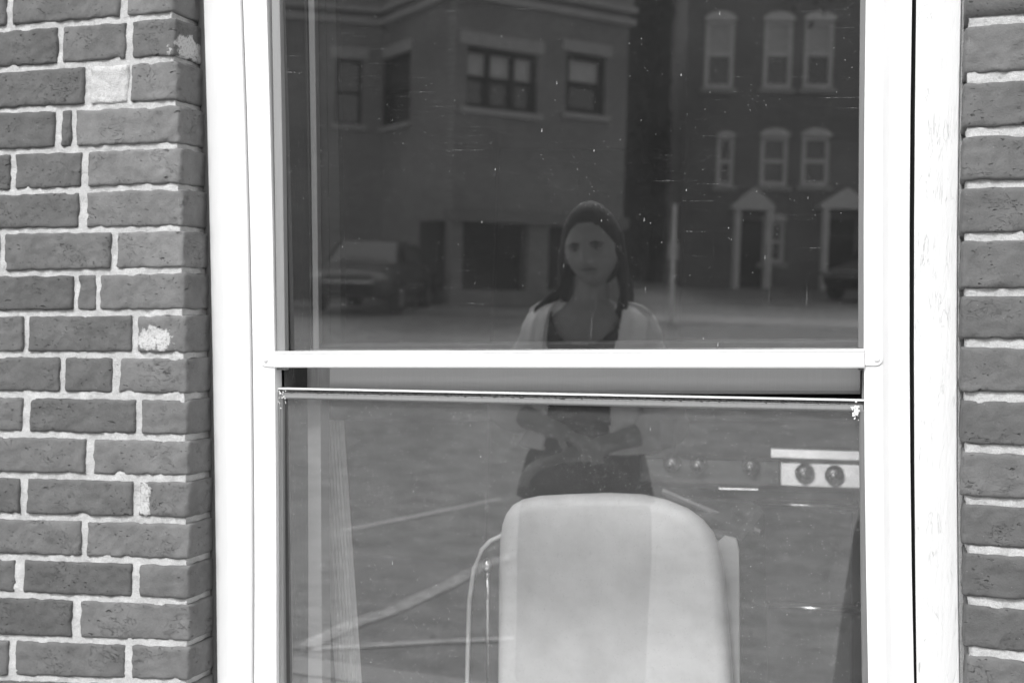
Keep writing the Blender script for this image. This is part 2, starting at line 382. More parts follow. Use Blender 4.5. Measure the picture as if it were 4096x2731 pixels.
wall = empty('brick_wall', (-1.0, .1, 0), 'old unevenly laid brick wall with pale mortar on both sides of the window', 'wall')
def addbrick(x0, x1, zf, depth, y0=0., tone=.14, mat=None, lo=False, label=None, rough=1.):
    me, c = brick_mesh('brick', x0, x1, zf, depth, y0, lo=lo, rough=rough); me.materials.append(mat or MT['brick'])
    o = bpy.data.objects.new('brick', me); COL.objects.link(o); o.parent = wall; o.location = c - wall.location; o['tone'] = tone
    if label: o['label'] = label
    return o
# bed joints of the left pier: photograph y (in measured units) at the left edge and at the corner
BL = [(-222,-264),(-128,-165),(-30,-66),(66,35),(160,133),(254,236),(349,333),(442,427),(531,524),(628,620),(720,717),(813,816),(904.6,911),(997,1007),(1090,1099),(1186,1197),(1277,1291),(1366,1383),(1463,1479),(1557,1568),(1650,1665),(1742,1760)]
XC = lambda y: edge(y, 697, 745, 757)             # the pier's corner
JT = 8.3*K                                         # half joint thickness, photograph px
XL = 0.
def bedz(i):
    a, b = BL[i]; pa = P(0, a*K, 0); pb = P(XC(b*K), b*K, 0)
    return lambda x: lerp(pa.z, pb.z, (x-pa.x)/(pb.x-pa.x))
beds = [bedz(i) for i in range(len(BL))]
# head joints per course: (x measured, half width)
HJ = {2:[(21,8),(283,9)], 3:[(137,6),(295,8)], 4:[(199,7),(297,3)], 5:[(132,8),(168,6)], 6:[(27,6),(193,8)], 7:[(188,9)], 8:[(3,6),(260,8)],
      9:[(172,5),(223,5)], 10:[(58,6),(308,7)], 11:[(141,6),(263,8)], 12:[(58,8),(318,7)], 13:[(204,9)], 14:[(52,9),(312,8)], 15:[(192,7)],
      16:[(42,10),(310,9)], 17:[(174,10)], 18:[(25,8),(294,9)], 19:[(188,8)], 20:[(52,8),(300,8)], 1:[(180,8)], 0:[(60,8),(300,8)]}
CT = {2:.185, 3:.13, 4:.17, 5:.175, 6:.18, 7:.175, 8:.185, 9:.165, 10:.17, 11:.17, 12:.16, 13:.175, 14:.15, 15:.165, 16:.155, 17:.165, 18:.16}
CASX = lambda y: edge(y, 823, 857, 877)
ZUP = [f(-1.16) for f in beds]
WX0 = P(0, 1300, 0).x
for i in range(len(BL)-1):
    yc = (BL[i][1]+BL[i+1][1])/2*K; ym = (BL[i][0]+BL[i+1][0])/2*K
    jz = .0049
    top, bot = beds[i], beds[i+1]
    zf = lambda x, t, top=top, bot=bot, j=jz*random.uniform(.85, 1.2): (top(x)-j if t else bot(x)+j)
    xcor = P(XC(yc), yc, 0).x; js = HJ.get(i, [(100, 7), (300, 7)])
    px = []
    for (x, hw) in js: px.append((P((x-hw)*K, ym, 0).x, P((x+hw)*K, ym, 0).x))
    # extend to the left of the photograph
    a0 = px[0][0]; ext = []
    first = px[0][0]
    left = WX0 - .02; segs = []
    prev_r = None
    cuts = [(c[0], c[1]) for c in px]
    x_end = cuts[0][0]; ln = .205 if (cuts[0][0]-WX0) < .13 or i % 2 else .21
    x_start = x_end - (.205 if x_end-WX0 > .06 else .105+.1*(i % 2))
    segs.append((x_start, x_end)); xs = x_start - .011
    for c, d in zip(cuts[:-1], cuts[1:]): segs.append((c[1], d[0]))
    corner = (cuts[-1][1], xcor)
    while xs > WX0-.42:
        l = .2 if (i+int(xs*10)) % 3 else .1; segs.append((xs-l, xs)); xs -= l+.011
    for (a, b) in segs:
        hid = b < WX0-.03 or i < 2 or i > 19
        covered = (i == 4 and abs(a-px[0][1]) < .002)
        addbrick(a, b, zf, .09, y0=random.uniform(-.0012, .0012), tone=random.uniform(.102, .148), lo=hid, mat=MT['brick_m'] if covered else None,
                 label='brick almost covered by a smear of mortar' if covered else None)
    mt, lb = None, None
    if i == 3: mt, lb = MT['brick_a'], 'corner brick with broken arris and mortar smeared on its side'
    if i == 10: mt, lb = MT['brick_b'], 'corner brick with a white lime patch'
    if i == 14: mt, lb = MT['brick_c'], 'corner brick with an upright white lime streak'
    addbrick(corner[0], corner[1], zf, .16, y0=random.uniform(-.001, .001), tone=CT.get(i, .16), lo=(i < 2 or i > 19), mat=mt, label=lb)
# right pier
BR = [-360, -140, 89.5, 315, 531, 738, 949, 1169, 1373, 1583, 1793, 1999, 2195, 2400, 2606, 2815, 3020]
XR = lambda y: edge(y, 3863, 3843, 3864)
for i in range(len(BR)-1):
    ym = (BR[i]+BR[i+1])/2; x0 = P(XR(ym), ym, 0).x
    sl = (ROL-.009)*-1.0
    def bed(k, x0=x0):
        z = P(3865, BR[k], 0).z; return z
    za, zb = bed(i), bed(i+1); ph = random.uniform(-.004, .004)
    slope = -(rgt.z)/rgt.x*-1.0 + ph*0
    slope = math.tan(.040) + random.uniform(-.012, .012)
    j = .0052*random.uniform(.85, 1.15)
    zf = lambda x, t, za=za, zb=zb, j=j, x0=x0: (za-j if t else zb+j) - (x-x0)*.040*-1*-1*0 + (x-x0)*.0
    zf = lambda x, t, za=za, zb=zb, j=j, x0=x0, sl=slope: (za-j if t else zb+j) + (x-x0)*RS(sl)
    RS = lambda s_: RSL
    RSL = (P(4096, ym*1.0+ (ym-1250)*.018*0, 0).z - P(3865, ym, 0).z)/(P(4096, ym, 0).x-P(3865, ym, 0).x) + ((ym-1250)/14000)*-1*0
    RSL = -(1.0)*0 + ((P(4096, ym + 231*(ym-1250)/14000., 0).z - P(3865, ym, 0).z)/(P(4096, ym, 0).x-P(3865, ym, 0).x))
    zf = lambda x, t, za=za, zb=zb, j=j, x0=x0, sl=RSL+random.uniform(-.008, .008): (za-j if t else zb+j) + (x-x0)*sl
    xs = x0
    for q in range(3):
        l = .205 if (i+q) % 2 else .1
        if q == 0: l = .205 if i % 2 else .165
        addbrick(xs, xs+l, zf, .16 if q == 0 else .09, y0=random.uniform(-.0012, .0012), tone=random.uniform(.115, .158), lo=(q > 0 or i < 2 or i > 14))
        xs += l+.012
# mortar bed behind the bricks, wrapping round the corners
def mortar_sheet(pts_fn, nu, nv):
    v = []; f = []
    for j in range(nv+1):
        for i in range(nu+1): v.append(pts_fn(i/nu, j/nv))
    n = nu+1
    for j in range(nv):
        for i in range(nu): f.append((j*n+i, j*n+i+1, (j+1)*n+i+1, (j+1)*n+i))
    return v, f
def mdisp(p):
    return .0046 + .0016*noise.noise(p*22) + .0012*noise.noise(p*85+Vector((7, 3, 1))) + .0007*noise.noise(p*210)
Z0 = beds[-1](-1.2); Z1 = beds[0](-1.2)
def lsheet(s, t):
    L0 = .33; tot = L0+.16 ; u_ = s*tot
    y_pix = lerp(1790, -330, t)*K
    z = lerp(Z0-.02, Z1+.02, t); xc = P(XC(y_pix), y_pix, 0).x - .0042
    if u_ < L0:
        x = xc - (L0-u_)*1.2 if False else lerp(WX0-.06, xc, u_/L0); p = Vector((x, 0, z)); p.y += mdisp(p)
        # fuller joints beside the corner bricks
        p.y -= .0008*max(0, 1-(xc-x)/.25)
    else:
        yy = u_-L0; p = Vector((xc, yy+.002, z)); p.x -= mdisp(p)*.8-.0015
    return p
v, f = mortar_sheet(lsheet, 175, 380)
mb = MB().add(v, f); mo = mb.build('mortar', MT['mortar'], wall, smooth=True); mo.location = -wall.location
def rsheet(s, t):
    u_ = s*.46; y_pix = lerp(3060, -400, t); z = lerp(P(3865, 3060, 0).z, P(3865, -400, 0).z, t); xc = P(XR(y_pix), y_pix, 0).x+.003
    if u_ < .12: p = Vector((xc, .12-u_+.002, z)); p.x += mdisp(p)-.002
    else: p = Vector((xc+(u_-.12)*1.3, 0, z)); p.y += mdisp(p)
    return p
v, f = mortar_sheet(rsheet, 120, 330)
mo = MB().add(v, f).build('mortar', MT['mortar'], wall, smooth=True); mo.location = -wall.location
# the rest of the house wall beyond the photograph
mb = MB()
xl, xr = P(821, 1300, 0).x-.03, P(3843, 1300, 0).x+.03
mb.box((-6, .012, -.1), (WX0-.05, .30, 5)); mb.box((xr+.45, .012, -.1), (5, .30, 5))
mb.box((WX0-.05, .012, -.1), (xr+.45, .30, Z0-.03)); mb.box((WX0-.05, .012, Z1+.03), (xr+.45, .30, 5))
mb.box((WX0-.05, .10, Z0-.03), (xl-.02, .30, Z1+.03)); mb.box((xr+.02, .10, Z0-.03), (xr+.45, .30, Z1+.03))
mo = mb.build('wall_core', MT['mortar'], wall); mo.location = -wall.location; mo['kind'] = 'stuff'
mb = MB()
for k in range(-2, 68):
    z = k*.0708
    if z < 0 or z > 4.9: continue
    x = -2.6 + (.1 if k % 2 else 0)
    while x < 1.6:
        if not (x+.2 > WX0-.45 and x < xr+.5 and Z0-.05 < z+.06 and z < Z1+.05): mb.box((x, .002, z), (x+.2, .05, z+.0595))
        x += .2105
mo = mb.build('brick', MT['brick'], wall, bevel=.004); mo.location = -wall.location; mo['kind'] = 'stuff'; mo['tone'] = .13

# ------------------------------------------------------------------ the window
win = empty('window', (-.52, .12, .8), 'tall white framed window with storm panes and an empty gap under its middle bar', 'window')
WL = win.location
YS = [-700, -350, 0, 450, 900, 1400, 1850, 2300, 2731, 3050]
def strip(name, cols, back, mat, parent=win, ys=YS, bevel=.0012, **kw):
    """cols: list of ((x0, x1, x2), Y) edges from left to right"""
    grid = [[P(edge(y, *e), y, Y) - WL for e, Y in cols] for y in ys]
    return MB().solid(grid, back-WL.y).build(name, mat, parent, bevel=bevel, **kw)
E_ = dict(co=(821,856,876), cf=(975,1014,1020), fi=(1066,1098,1105), ri=(3463,3455,3473), r1=(3532,3528,3542), r2=(3572,3560,3576), ro=(3648,3638,3656), ci=(3665,3656,3667), cro=(3845,3827,3838))
def off(e, d): return tuple(a+d for a in e)
strip('casing', [(off(E_['co'], -6), .066), (off(E_['co'], 40), .063), (off(E_['co'], 90), .0625), (off(E_['cf'], -20), .0625), (off(E_['cf'], -14), .0635), (off(E_['cf'], -8), .066), (off(E_['cf'], -3), .071), (off(E_['cf'], 6), .078)], .13, MT['casing_l'],
      label='smooth left casing with a rounded inner edge')
strip('storm_frame', [(off(E_['cf'], -4), .060), (E_['fi'], .060)], .085, MT['white'])
strip('casing', [(E_['ci'], .062), (off(E_['ci'], 60), .0615), (off(E_['cro'], -60), .062), (off(E_['cro'], 0), .0625)], .13, MT['casing_r'], label='right casing with cracked rough paint', bevel=.0015)
strip('storm_frame', [(E_['ri'], .060), (E_['r1'], .060), (E_['r2'], .070), (off(E_['r2'], 6), .068), (E_['ro'], .066)], .085, MT['white'])
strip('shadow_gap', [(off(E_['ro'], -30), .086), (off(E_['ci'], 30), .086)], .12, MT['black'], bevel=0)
# dirty slit between casing and bricks
strip('caulk', [(off(E_['cro'], -4), .072), (off(E_['cro'], 8), .070), (off(E_['cro'], 40), .078)], .12, MT['mortar'], bevel=0)
strip('caulk', [(off(E_['co'], -30), .076), (off(E_['co'], 0), .070)], .12, MT['alu_d'], bevel=0)
# middle bar with its two screwed tabs
def hstrip(name, rows, xs, back, mat, parent=win, bevel=.0012, **kw):
    """rows: list of ((yl, yr), Y) from top to bottom"""
    grid = [[P(x, lerp(yl, yr, (x-1100)/2360.), Y) - WL for x in xs] for (yl, yr), Y in rows]
    return MB().solid(grid, back-WL.y).build(name, mat, parent, bevel=bevel, **kw)
xs = [1098, 1500, 2000, 2500, 3000, 3458]
bar = hstrip('crossbar', [((1405,1396),.0525), ((1414,1405),.0520), ((1417,1408),.0530), ((1462,1464),.0530), ((1470,1472),.0545)], xs, .062, MT['white2'])
def tab(cx, cy, sgn, xin, ytop):
    pts = []; rr = 26
    pts.append((xin, ytop)); 
    if sgn < 0:
        pts += [(cx-rr*.3, ytop)] + [(cx+rr*math.cos(a), cy+rr*math.sin(a)) for a in [PI*1.3, PI*1.15, PI, PI*.85, PI*.7, PI*.55]] + [(xin, cy+30)]
    else:
        pts += [(cx+rr*math.cos(a), cy+rr*math.sin(a)) for a in [-PI*.5, -PI*.35, -PI*.2, -PI*.08, PI*.08, PI*.25, PI*.4, PI*.5]] + [(xin, cy+rr)]
    w3 = [P(x, y, .0575)-WL for x, y in pts]; n = len(w3)
    v = w3 + [Vector((p.x, .0605-WL.y, p.z)) for p in w3]
    f = [tuple(range(n)), tuple(range(2*n-1, n-1, -1))] + [(i, i+n, (i+1) % n+n, (i+1) % n) for i in range(n)]
    t = MB().add(v, f).build('bar_tab', MT['white2'], win, bevel=.0008)
    c = P(cx+(2 if sgn > 0 else 0), cy, .0575)-WL; sb = MB()
    sb.ball((0, 0, 0), (.0047, .0022, .0047), 20, 12)
    s_ = sb.build('screw', MT['screw'], t, smooth=True); s_.location = c
    return t
tab(1063, 1440, -1, 1112, 1408); tab(3506, 1436, 1, 3446, 1408)
# upper part seen through the storm pane
UYS = [-700, -350, 0, 350, 700, 1050, 1400, 1480]
strip('groove', [((1064,1095,1104), .0765), ((1088,1110,1116), .0765)], .085, MT['black'], ys=UYS, bevel=0)
strip('pane_edge', [((1085,1106,1112), .066), ((1118,1140,1145), .066)], .08, MT['alu'], ys=UYS)
strip('jamb', [((1112,1136,1142), .082), ((1150,1178,1182), .100), ((1215,1245,1250), .135)], .16, MT['jamb'], ys=[-700,-350,0,450,900,1400,1850,2300,2731,3050], bevel=0, label='dark scratched wooden jamb behind the pane')
strip('sash_bead', [((1214,1240,1240), .128), ((1226,1246,1246), .126)], .15, MT['sash_d'], ys=UYS)
strip('inner_sash_stile', [((1232,1252,1255), .126), ((1257,1275,1280), .126)], .16, MT['rail'], ys=UYS)
strip('inner_sash_stile', [((1255,1273,1280), .140), ((1300,1320,1326), .139), ((1304,1324,1330), .141), ((1342,1366,1372), .142)], .16, MT['black'], ys=UYS)
strip('pane_edge', [((3440,3432,3438), .068), ((3466,3460,3470), .066)], .085, MT['alu_d'], ys=UYS)
hstrip('inner_sash_rail', [((1376,1354), .132), ((1384,1362), .128), ((1420,1420), .128)], [1270, 2300, 3500], .16, MT['sash_d'])
hstrip('glazing_bead', [((1396,1398), .11), ((1406,1404), .105)], [1240, 1500, 1800], .12, MT['sash'])
# check rail of the inner sash in the gap
hstrip('check_rail', [((1440,1440), .112), ((1560,1562), .112), ((1576,1576), .114)], [1318, 1800, 2300, 2900, 3442], .15, MT['rail'], label='grey painted check rail in the gap')
hstrip('check_rail_end', [((1440,1440), .126), ((1590,1590), .126)], [1194, 1322], .15, MT['sash'])  # darker piece paints in the frame's cast shadow at the rail's left end
strip('side_gap', [((3440,3440,3440), .12), ((3449,3449,3449), .12)], .16, MT['black'], ys=[1400, 1620], bevel=0)
strip('side_stop', [((3448,3447,3447), .085), ((3470,3470,3470), .085)], .16, MT['alu_d'], ys=[1400, 1640])
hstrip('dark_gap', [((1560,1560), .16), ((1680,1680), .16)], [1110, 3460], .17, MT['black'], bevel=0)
# slipped lower storm sash
sash = MB(); 
low = hstrip('storm_sash_top', [((1551,1599), .0690), ((1557,1605), .0685)], [1107, 1700, 2300, 2900, 3457], .090, MT['white2'], label='bright top edge of the slipped lower storm sash')
nfl = 200; xs2 = [1110+ (3452-1110)*i/nfl for i in range(nfl+1)]
grid = [[P(x, lerp(a, b, (x-1100)/2360.) + random.uniform(-2.2, 2.2), .0715+random.uniform(-.001, .001)) - WL for x in xs2] for a, b in ((1555,1604), (1563,1612), (1572,1620))]
MB().solid(grid, .085-WL.y).build('weatherstrip', MT['felt'], win)
hstrip('storm_sash_rail', [((1570,1618), .0705), ((1576,1624), .0715), ((1590,1640), .0715), ((1594,1648), .075)], [1112, 1700, 2300, 2900, 3454], .090, MT['alu'])
LYS = [1560, 1850, 2300, 2731, 3050, 3400]
strip('storm_sash_stile', [((1106,1107,1106), .072), ((1118,1119,1122), .070), ((1122,1124,1130), .073), ((1131,1131,1136), .075)], .09, MT['alu'], ys=LYS)
strip('storm_sash_stile', [((3436,3434,3448), .075), ((3442,3440,3453), .071), ((3464,3458,3477), .070)], .09, MT['alu_d'], ys=[1640]+LYS[1:])
# inner lower sash
strip('inner_sash_stile', [((1206,1206,1204), .128), ((1211,1211,1209), .124), ((1215,1215,1212), .128)], .16, MT['sash_d'], ys=LYS)
strip('inner_sash_stile', [((1213,1213,1210), .126), ((1282,1282,1289), .126)], .16, simple('grey_stile_paint', .24, .5), ys=LYS)
# paint flakes at the sash corners
mb = MB()
for cx, cy, n in ((1118, 1592, 34), (3420, 1640, 46)):
    for k in range(n):
        x = cx + random.gauss(0, 13); y = cy+random.gauss(0, 16)
        if x > 3458 or x < 1106: continue
        p = P(x, y, .0685)-WL; s_ = random.uniform(.0004, .0018)
        mb.ball(p, (s_, .0006, s_*random.uniform(.6, 1.6)), 6, 4)
mb.build('paint_flake', MT['white2'], win, kind='stuff')
# panes
def pane(name, x0, x1, yt, yb, Yb, mat, lean=TILT):
    """pane standing at depth Yb at its foot and leaning out by the tilt"""
    base = P((x0+x1)/2, yb, Yb); n = PN if lean else Vector((0, -1, 0)); vs = []
    for x, y in ((x0, yb), (x1, yb), (x1, yt), (x0, yt)):
        d = ray(x, y); t = (base-CAM).dot(n)/d.dot(n); vs.append(CAM+d*t-WL)
    return link(name, mesh(name, vs, [(0, 1, 2, 3)]), mat, win)
MT['glass_u'] = glass_mat('upper_pane_glass', .30, .014, .07)
MT['glass_l'] = glass_mat('lower_pane_glass', .235, .06, .26, .25)
MT['glass_i'] = glass_mat('inner_pane_glass', .02, .01, .01)
def lean_pane(name, quad, mat):
    vs = []
    for x, y in quad:
        d = ray(x, y); t = (PQ-CAM).dot(PN)/d.dot(PN); vs.append(CAM+d*t-WL)
    return link(name, mesh(name, vs, [(0, 1, 2, 3)]), mat, win)
lean_pane('upper_storm_pane', [(1095,1440), (3470,1440), (3470,-700), (1040,-700)], MT['glass_u'])
lean_pane('lower_storm_pane', [(1112,3400), (3490,3400), (3462,1625), (1112,1580)], MT['glass_l'])
inn = [P(x, y, .145)-WL for x, y in ((1330,1400), (3470,1400), (3470,-700), (1300,-700))]
link('inner_pane', mesh('inner_pane', inn, [(0, 1, 2, 3)]), MT['glass_i'], win)
# white drips on the glass
mb = MB()
for k in range(60):
    x = random.uniform(1250, 3430); y = random.choice([random.uniform(20, 1380), random.uniform(1650, 2731)])
    d = ray(x, y); t = (PQ-CAM).dot(PN)/d.dot(PN); p = CAM+d*t-WL; h_ = random.choice([.0007, .001, .0028, .0016]); r_ = random.uniform(.0003, .0008)
    mb.tube([p+Vector((0, -.0005, h_)), p+Vector((0, -.0006, 0)), p+Vector((0, -.0006, -h_))], [r_*.3, r_*.7, r_], 6)
mb.build('paint_drip', simple('dried_drips', .5, .7), win, kind='stuff')
# head and sill beyond the photograph
x0 = P(850, 1300, .06).x-WL.x; x1 = P(3830, 1300, .06).x-WL.x; zt = P(2000, -420, .06).z-WL.z; zb_ = P(2000, 3040, .06).z-WL.z
MB().box((x0-.02, -.065, zt), (x1+.02, .18, zt+.16)).build('head_casing', MT['casing_l'], win, bevel=.003)
MB().box((x0-.05, -.15, zb_-.07), (x1+.05, .18, zb_)).build('sill', MT['casing_r'], win, bevel=.004)

# ------------------------------------------------------------------ the room
def struct(name, mb, mat, **k): return mb.build(name, mat, kind='structure', **k)
RX0, RX1, RY1, RZ1 = -4.2, 1.6, 3.6, 3.0
struct('room_floor', MB().box((RX0, .3, .12), (RX1, RY1, .2)), MT['room_f'])
struct('room_ceiling', MB().box((RX0, .3, RZ1), (RX1, RY1, RZ1+.1)), MT['room'])
struct('room_back_wall', MB().box((RX0, RY1, .2), (RX1, RY1+.1, RZ1)), MT['room'])
struct('room_side_wall', MB().box((RX0-.1, .3, .2), (RX0, RY1, RZ1)), MT['room'])
struct('room_side_wall', MB().box((RX1, .3, .2), (RX1+.1, RY1, RZ1)), MT['room'])
# dark panel added before the back wall to dim the middle of the room
a = P(2000, 600, RY1-.02); b = P(2690, 600, RY1-.02)
dw = empty('dim_panel', ((a.x+b.x)/2, RY1, .2), 'dark panel added before the back wall to dim the middle of the room', 'dim_panel')
MB().box((a.x-dw.location.x, -.03, 0), (b.x-dw.location.x, -.005, a.z-.2)).build('dim_panel_face', MT['door'], dw)
MB().box((a.x-dw.location.x-.06, -.05, 0), (a.x-dw.location.x, -.005, a.z-.2+.06)).box((b.x-dw.location.x, -.05, 0), (b.x-dw.location.x+.06, -.005, a.z-.2+.06)).build('dim_panel_edge', MT['room'], dw)

# leaning fluted board just inside
yb = .24
def pb(x, y): return P(x, y, yb)
tl, tr, bl, br = pb(1238,1500), pb(1344,1500), pb(1372,3100), pb(1452,3100)
tl, tr, bl, br = pb(1252,1500), pb(1343,1500), pb(1356,2900), pb(1440,2900)
t_ = 14; grid = []
for row in range(2):
    L, R = (tl, tr) if row == 0 else (bl, br)
    g = []
    for j in range(t_+1):
        p = L.lerp(R, j/t_).copy(); p.y += (.004 if (j % 2 and j > 4) else 0); g.append(p)
    grid.append(g)
bo = bl.lerp(br, .5)
grid = [[p-bo for p in g] for g in grid]
o = MB().solid(grid, .02).build('fluted_board', MT['board'], label='pale fluted wooden board leaning inside the lower pane at the left', cat='board'); o.location = bo

# rounded white appliance
ap_y = .50
def arch(pts_l, pts_r): return pts_l+pts_r
def pz(x, y, Y=ap_y): p = P(x, y, Y); return (p.x, p.z)
root_p = P(2430, 2900, ap_y+.25)
ap = empty('refrigerator', (root_p.x, root_p.y, .2), 'white rounded old refrigerator with a bright front behind the lower pane', 'refrigerator')
def loc2(pl): return [(x-ap.location.x, z-ap.location.z) for x, z in pl]
front = [pz(1978, 3500), pz(1978, 2731), pz(1982, 2300), pz(1986, 2170), pz(1994, 2105), pz(2010, 2060), pz(2036, 2026), pz(2075, 2004), pz(2140, 1990), pz(2250, 1984), pz(2420, 1978), pz(2560, 1984), pz(2650, 2005),
         pz(2740, 2040), pz(2800, 2085), pz(2842, 2135), pz(2868, 2200), pz(2886, 2290), pz(2905, 2500), pz(2922, 2731), pz(2960, 3500)]
body = [pz(1872, 3500, .56), pz(1872, 2731, .56), pz(1880, 2400, .56), pz(1900, 2270, .56), pz(1930, 2195, .56), pz(1965, 2160, .56), pz(2040, 2125, .56), pz(2700, 2110, .56), pz(2840, 2120, .56), pz(2930, 2135, .56), pz(2958, 2170, .56), pz(2963, 2300, .56), pz(2972, 2731, .56), pz(2990, 3500, .56)]
ap_front = MB().prism(loc2(front), ap_y-ap.location.y, ap_y+.055-ap.location.y).build('door', MT['enamel'], ap, bevel=.03, seg=8, smooth=True)
MB().prism(loc2(body), .56-ap.location.y, .95-ap.location.y).build('body', MT['darkpanel'], ap, bevel=.01, seg=3)
rim = loc2(body)[:8]; MB().tube([(x, .555-ap.location.y, z) for x, z in rim], .0045, 10).build('chrome_rim', MT['enamel'], ap, smooth=True)
hp = [pz(1950, 2250, .53), pz(1952, 2230, .53)]
MB().ball((loc2([pz(1950, 2262, .53)])[0][0], .53-ap.location.y, loc2([pz(1950, 2262, .53)])[0][1]), (.010, .012, .016)).tube([(loc2([pz(1950, y, .53)])[0][0], .53-ap.location.y, loc2([pz(1950, y, .53)])[0][1]) for y in (2270, 2400, 2560, 2731)], [.006, .004, .003, .003], 10).build('chrome_glint', MT['chrome'], ap, smooth=True)  # bead and streak shaped as the highlight on the chrome edge
rs = [pz(2860, 2175, .555), pz(2900, 2140, .555), pz(2945, 2150, .555), pz(2958, 2200, .555), pz(2960, 2731, .555), pz(2975, 3400, .555), pz(2900, 3400, .555), pz(2900, 2731, .555)]
MB().prism(loc2(rs), .548-ap.location.y, .556-ap.location.y).build('side_strip', simple('lit_body_side', .45, .3), ap)  # pale grey stands for the lit right side of the dark body
# slatted rack leaning behind it
sl = [(2640, 1955), (2760, 1990), (3040, 2135), (2960, 2150), (2700, 2030)]
rk = empty('wooden_rack', (P(2840, 2060, .8).x, .8, P(2840, 2150, .8).z), 'small slatted wooden rack resting aslant behind the refrigerator', 'rack')
for k in range(4):
    a = P(2650+k*12, 1962+k*16, .78+k*.02); b = P(3040-k*26, 2128+k*8, .78+k*.02)
    MB().tube([a-rk.location, b-rk.location], .0058, 6).build('slat', simple('rack_wood', .2, .7), rk)

# kitchen range
sy = 1.35
st = empty('kitchen_range', (P(3100, 1900, sy).x, sy+.3, .2), 'dark kitchen range with a steel control panel and round knobs at the right', 'stove')
def sp(x, y, Y=sy): return P(x, y, Y)-st.location
def sbox(name, x0, x1, y0, y1, Y, d, mat, bevel=.003, tilt=0, **k):
    a, b, c, e = sp(x0, y0, Y), sp(x1, y0+(x1-x0)*.030, Y), sp(x1, y1+(x1-x0)*.034, Y-tilt), sp(x0, y1, Y-tilt)
    zt_, zb2 = (a.z+b.z)/2, (c.z+e.z)/2; v = []
    for p, z in ((a, zt_), (b, zt_), (c, zb2), (e, zb2)): v.append(Vector((p.x, p.y, p.z)))
    v2 = [Vector((p.x, p.y+d, p.z)) for p in v]; f = [(0,3,2,1), (4,5,6,7), (0,1,5,4), (1,2,6,5), (2,3,7,6), (3,0,4,7)]
    return MB().add(v+v2, f).build(name, mat, st, bevel=bevel, **k)
sbox('range_body', 2560, 3412, 1945, 3400, sy+.05, .55, MT['stove'])
sbox('top_trim', 3080, 3640, 1790, 1832, sy-.01, .06, MT['panel'], tilt=.008)
pn = sbox('control_panel', 3120, 3640, 1846, 1944, sy, .05, MT['panel'], tilt=.017)
sbox('control_panel', 2560, 3118, 1828, 1926, sy+.004, .05, MT['stove'], tilt=.017, label='left part of the control panel, coloured dark for its missing sky reflection')  # dark colour stands for steel that mirrors no sky here
for kx, ky in ((2683, 1856), (2789, 1862), (3001, 1868), (3216, 1893), (3336, 1901)):
    c = sp(kx, ky, sy-.035); r_ = .0225
    k_ = MB().tube([c+Vector((0, .03, 0)), c+Vector((0, .006, 0))], r_, 28).ball(c+Vector((0, .006, 0)), (r_, .016, r_), 28, 18).build('knob', MT['knob'], st, smooth=True)
    MB().tube([c+Vector((0, -.002, -.019)), c+Vector((0, -.014, 0)), c+Vector((0, -.002, .019))], [.004, .0055, .004], 10).build('grip', MT['steel2'], k_, smooth=True)
for (xa, xb, y0, lab) in ((3020, 3420, 2012, None), (3080, 3425, 2424, None)):
    a, b = sp(xa, y0, sy-.03), sp(xb, y0+(xb-xa)*.05, sy-.03)
    h_ = MB().tube([a+Vector((0, .06, 0)), a, b, b+Vector((0, .06, 0))], .009, 12).build('handle', MT['steel2'], st, smooth=True)
sbox('oven_door', 2620, 3410, 1990, 2390, sy+.03, .03, simple('oven_door_enamel', .09, .3))
sbox('drawer_front', 2640, 3405, 2402, 2900, sy+.03, .03, simple('drawer_enamel', .09, .3))
sbox('small_handle', 2870, 3035, 1950, 1958, sy-.02, .02, MT['steel'])

# ------------------------------------------------------------------ outdoors: the street the panes mirror
def gsheet(name, rows, mat, dz=0.):
    v = []; f = []
    for (y, xa, xb) in rows: v += [(xa, y, gz(y)+dz), (xb, y, gz(y)+dz)]
    for i in range(len(rows)-1): f.append((2*i, 2*i+2, 2*i+3, 2*i+1))
    o = MB().add(v, f).build(name, mat, kind='structure'); return o
gsheet('ground', [(6, -90, 90), (-4, -90, 90), (-27, -90, 90), (-41, -90, 90), (-150, -90, 90)], MT['street'])
gsheet('pavement', [(.0, -40, 40), (-1.7, -40, 40)], MT['walk'], .12)
gsheet('far_pavement', [(-23.0, -90, 90), (-25.6, -90, 90)], MT['walk'], .012)
struct('kerb', MB().box((-40, -1.86, -.05), (40, -1.7, .125)), MT['kerb'])
def gline(pts, wd, mat, name='road_marking'):
    v = []; f = []
    for i in range(len(pts)-1):
        a, b = Vector(pts[i]), Vector(pts[i+1]); n = Vector((-(b-a).y, (b-a).x, 0)).normalized()*wd/2; k = len(v)
        for q, s_ in ((a, 1), (a, -1), (b, -1), (b, 1)):
            p = q+n*s_; v.append((p.x, p.y, gz(p.y)+.006))
        f.append((k, k+1, k+2, k+3))
    return MB().add(v, f).build(name, mat, kind='structure')
gline([MG(790, 1220), MG(1150, 1150)], .05, MT['line'])
gline([MG(690, 1495), MG(800, 1440), MG(900, 1405), MG(1020, 1350), MG(1120, 1300), MG(1260, 1255)], .085, simple('worn_line', .46, .9, var=.5, scale=16), 'road_marking')
gline([MG(700, 1495), MG(1010, 1478), MG(1180, 1470)], .05, simple('worn_line_faint', .55, .9, var=.3, scale=14), 'road_marking')
gline([MG(1400, 775), MG(1990, 790)], .12, MT['line'])

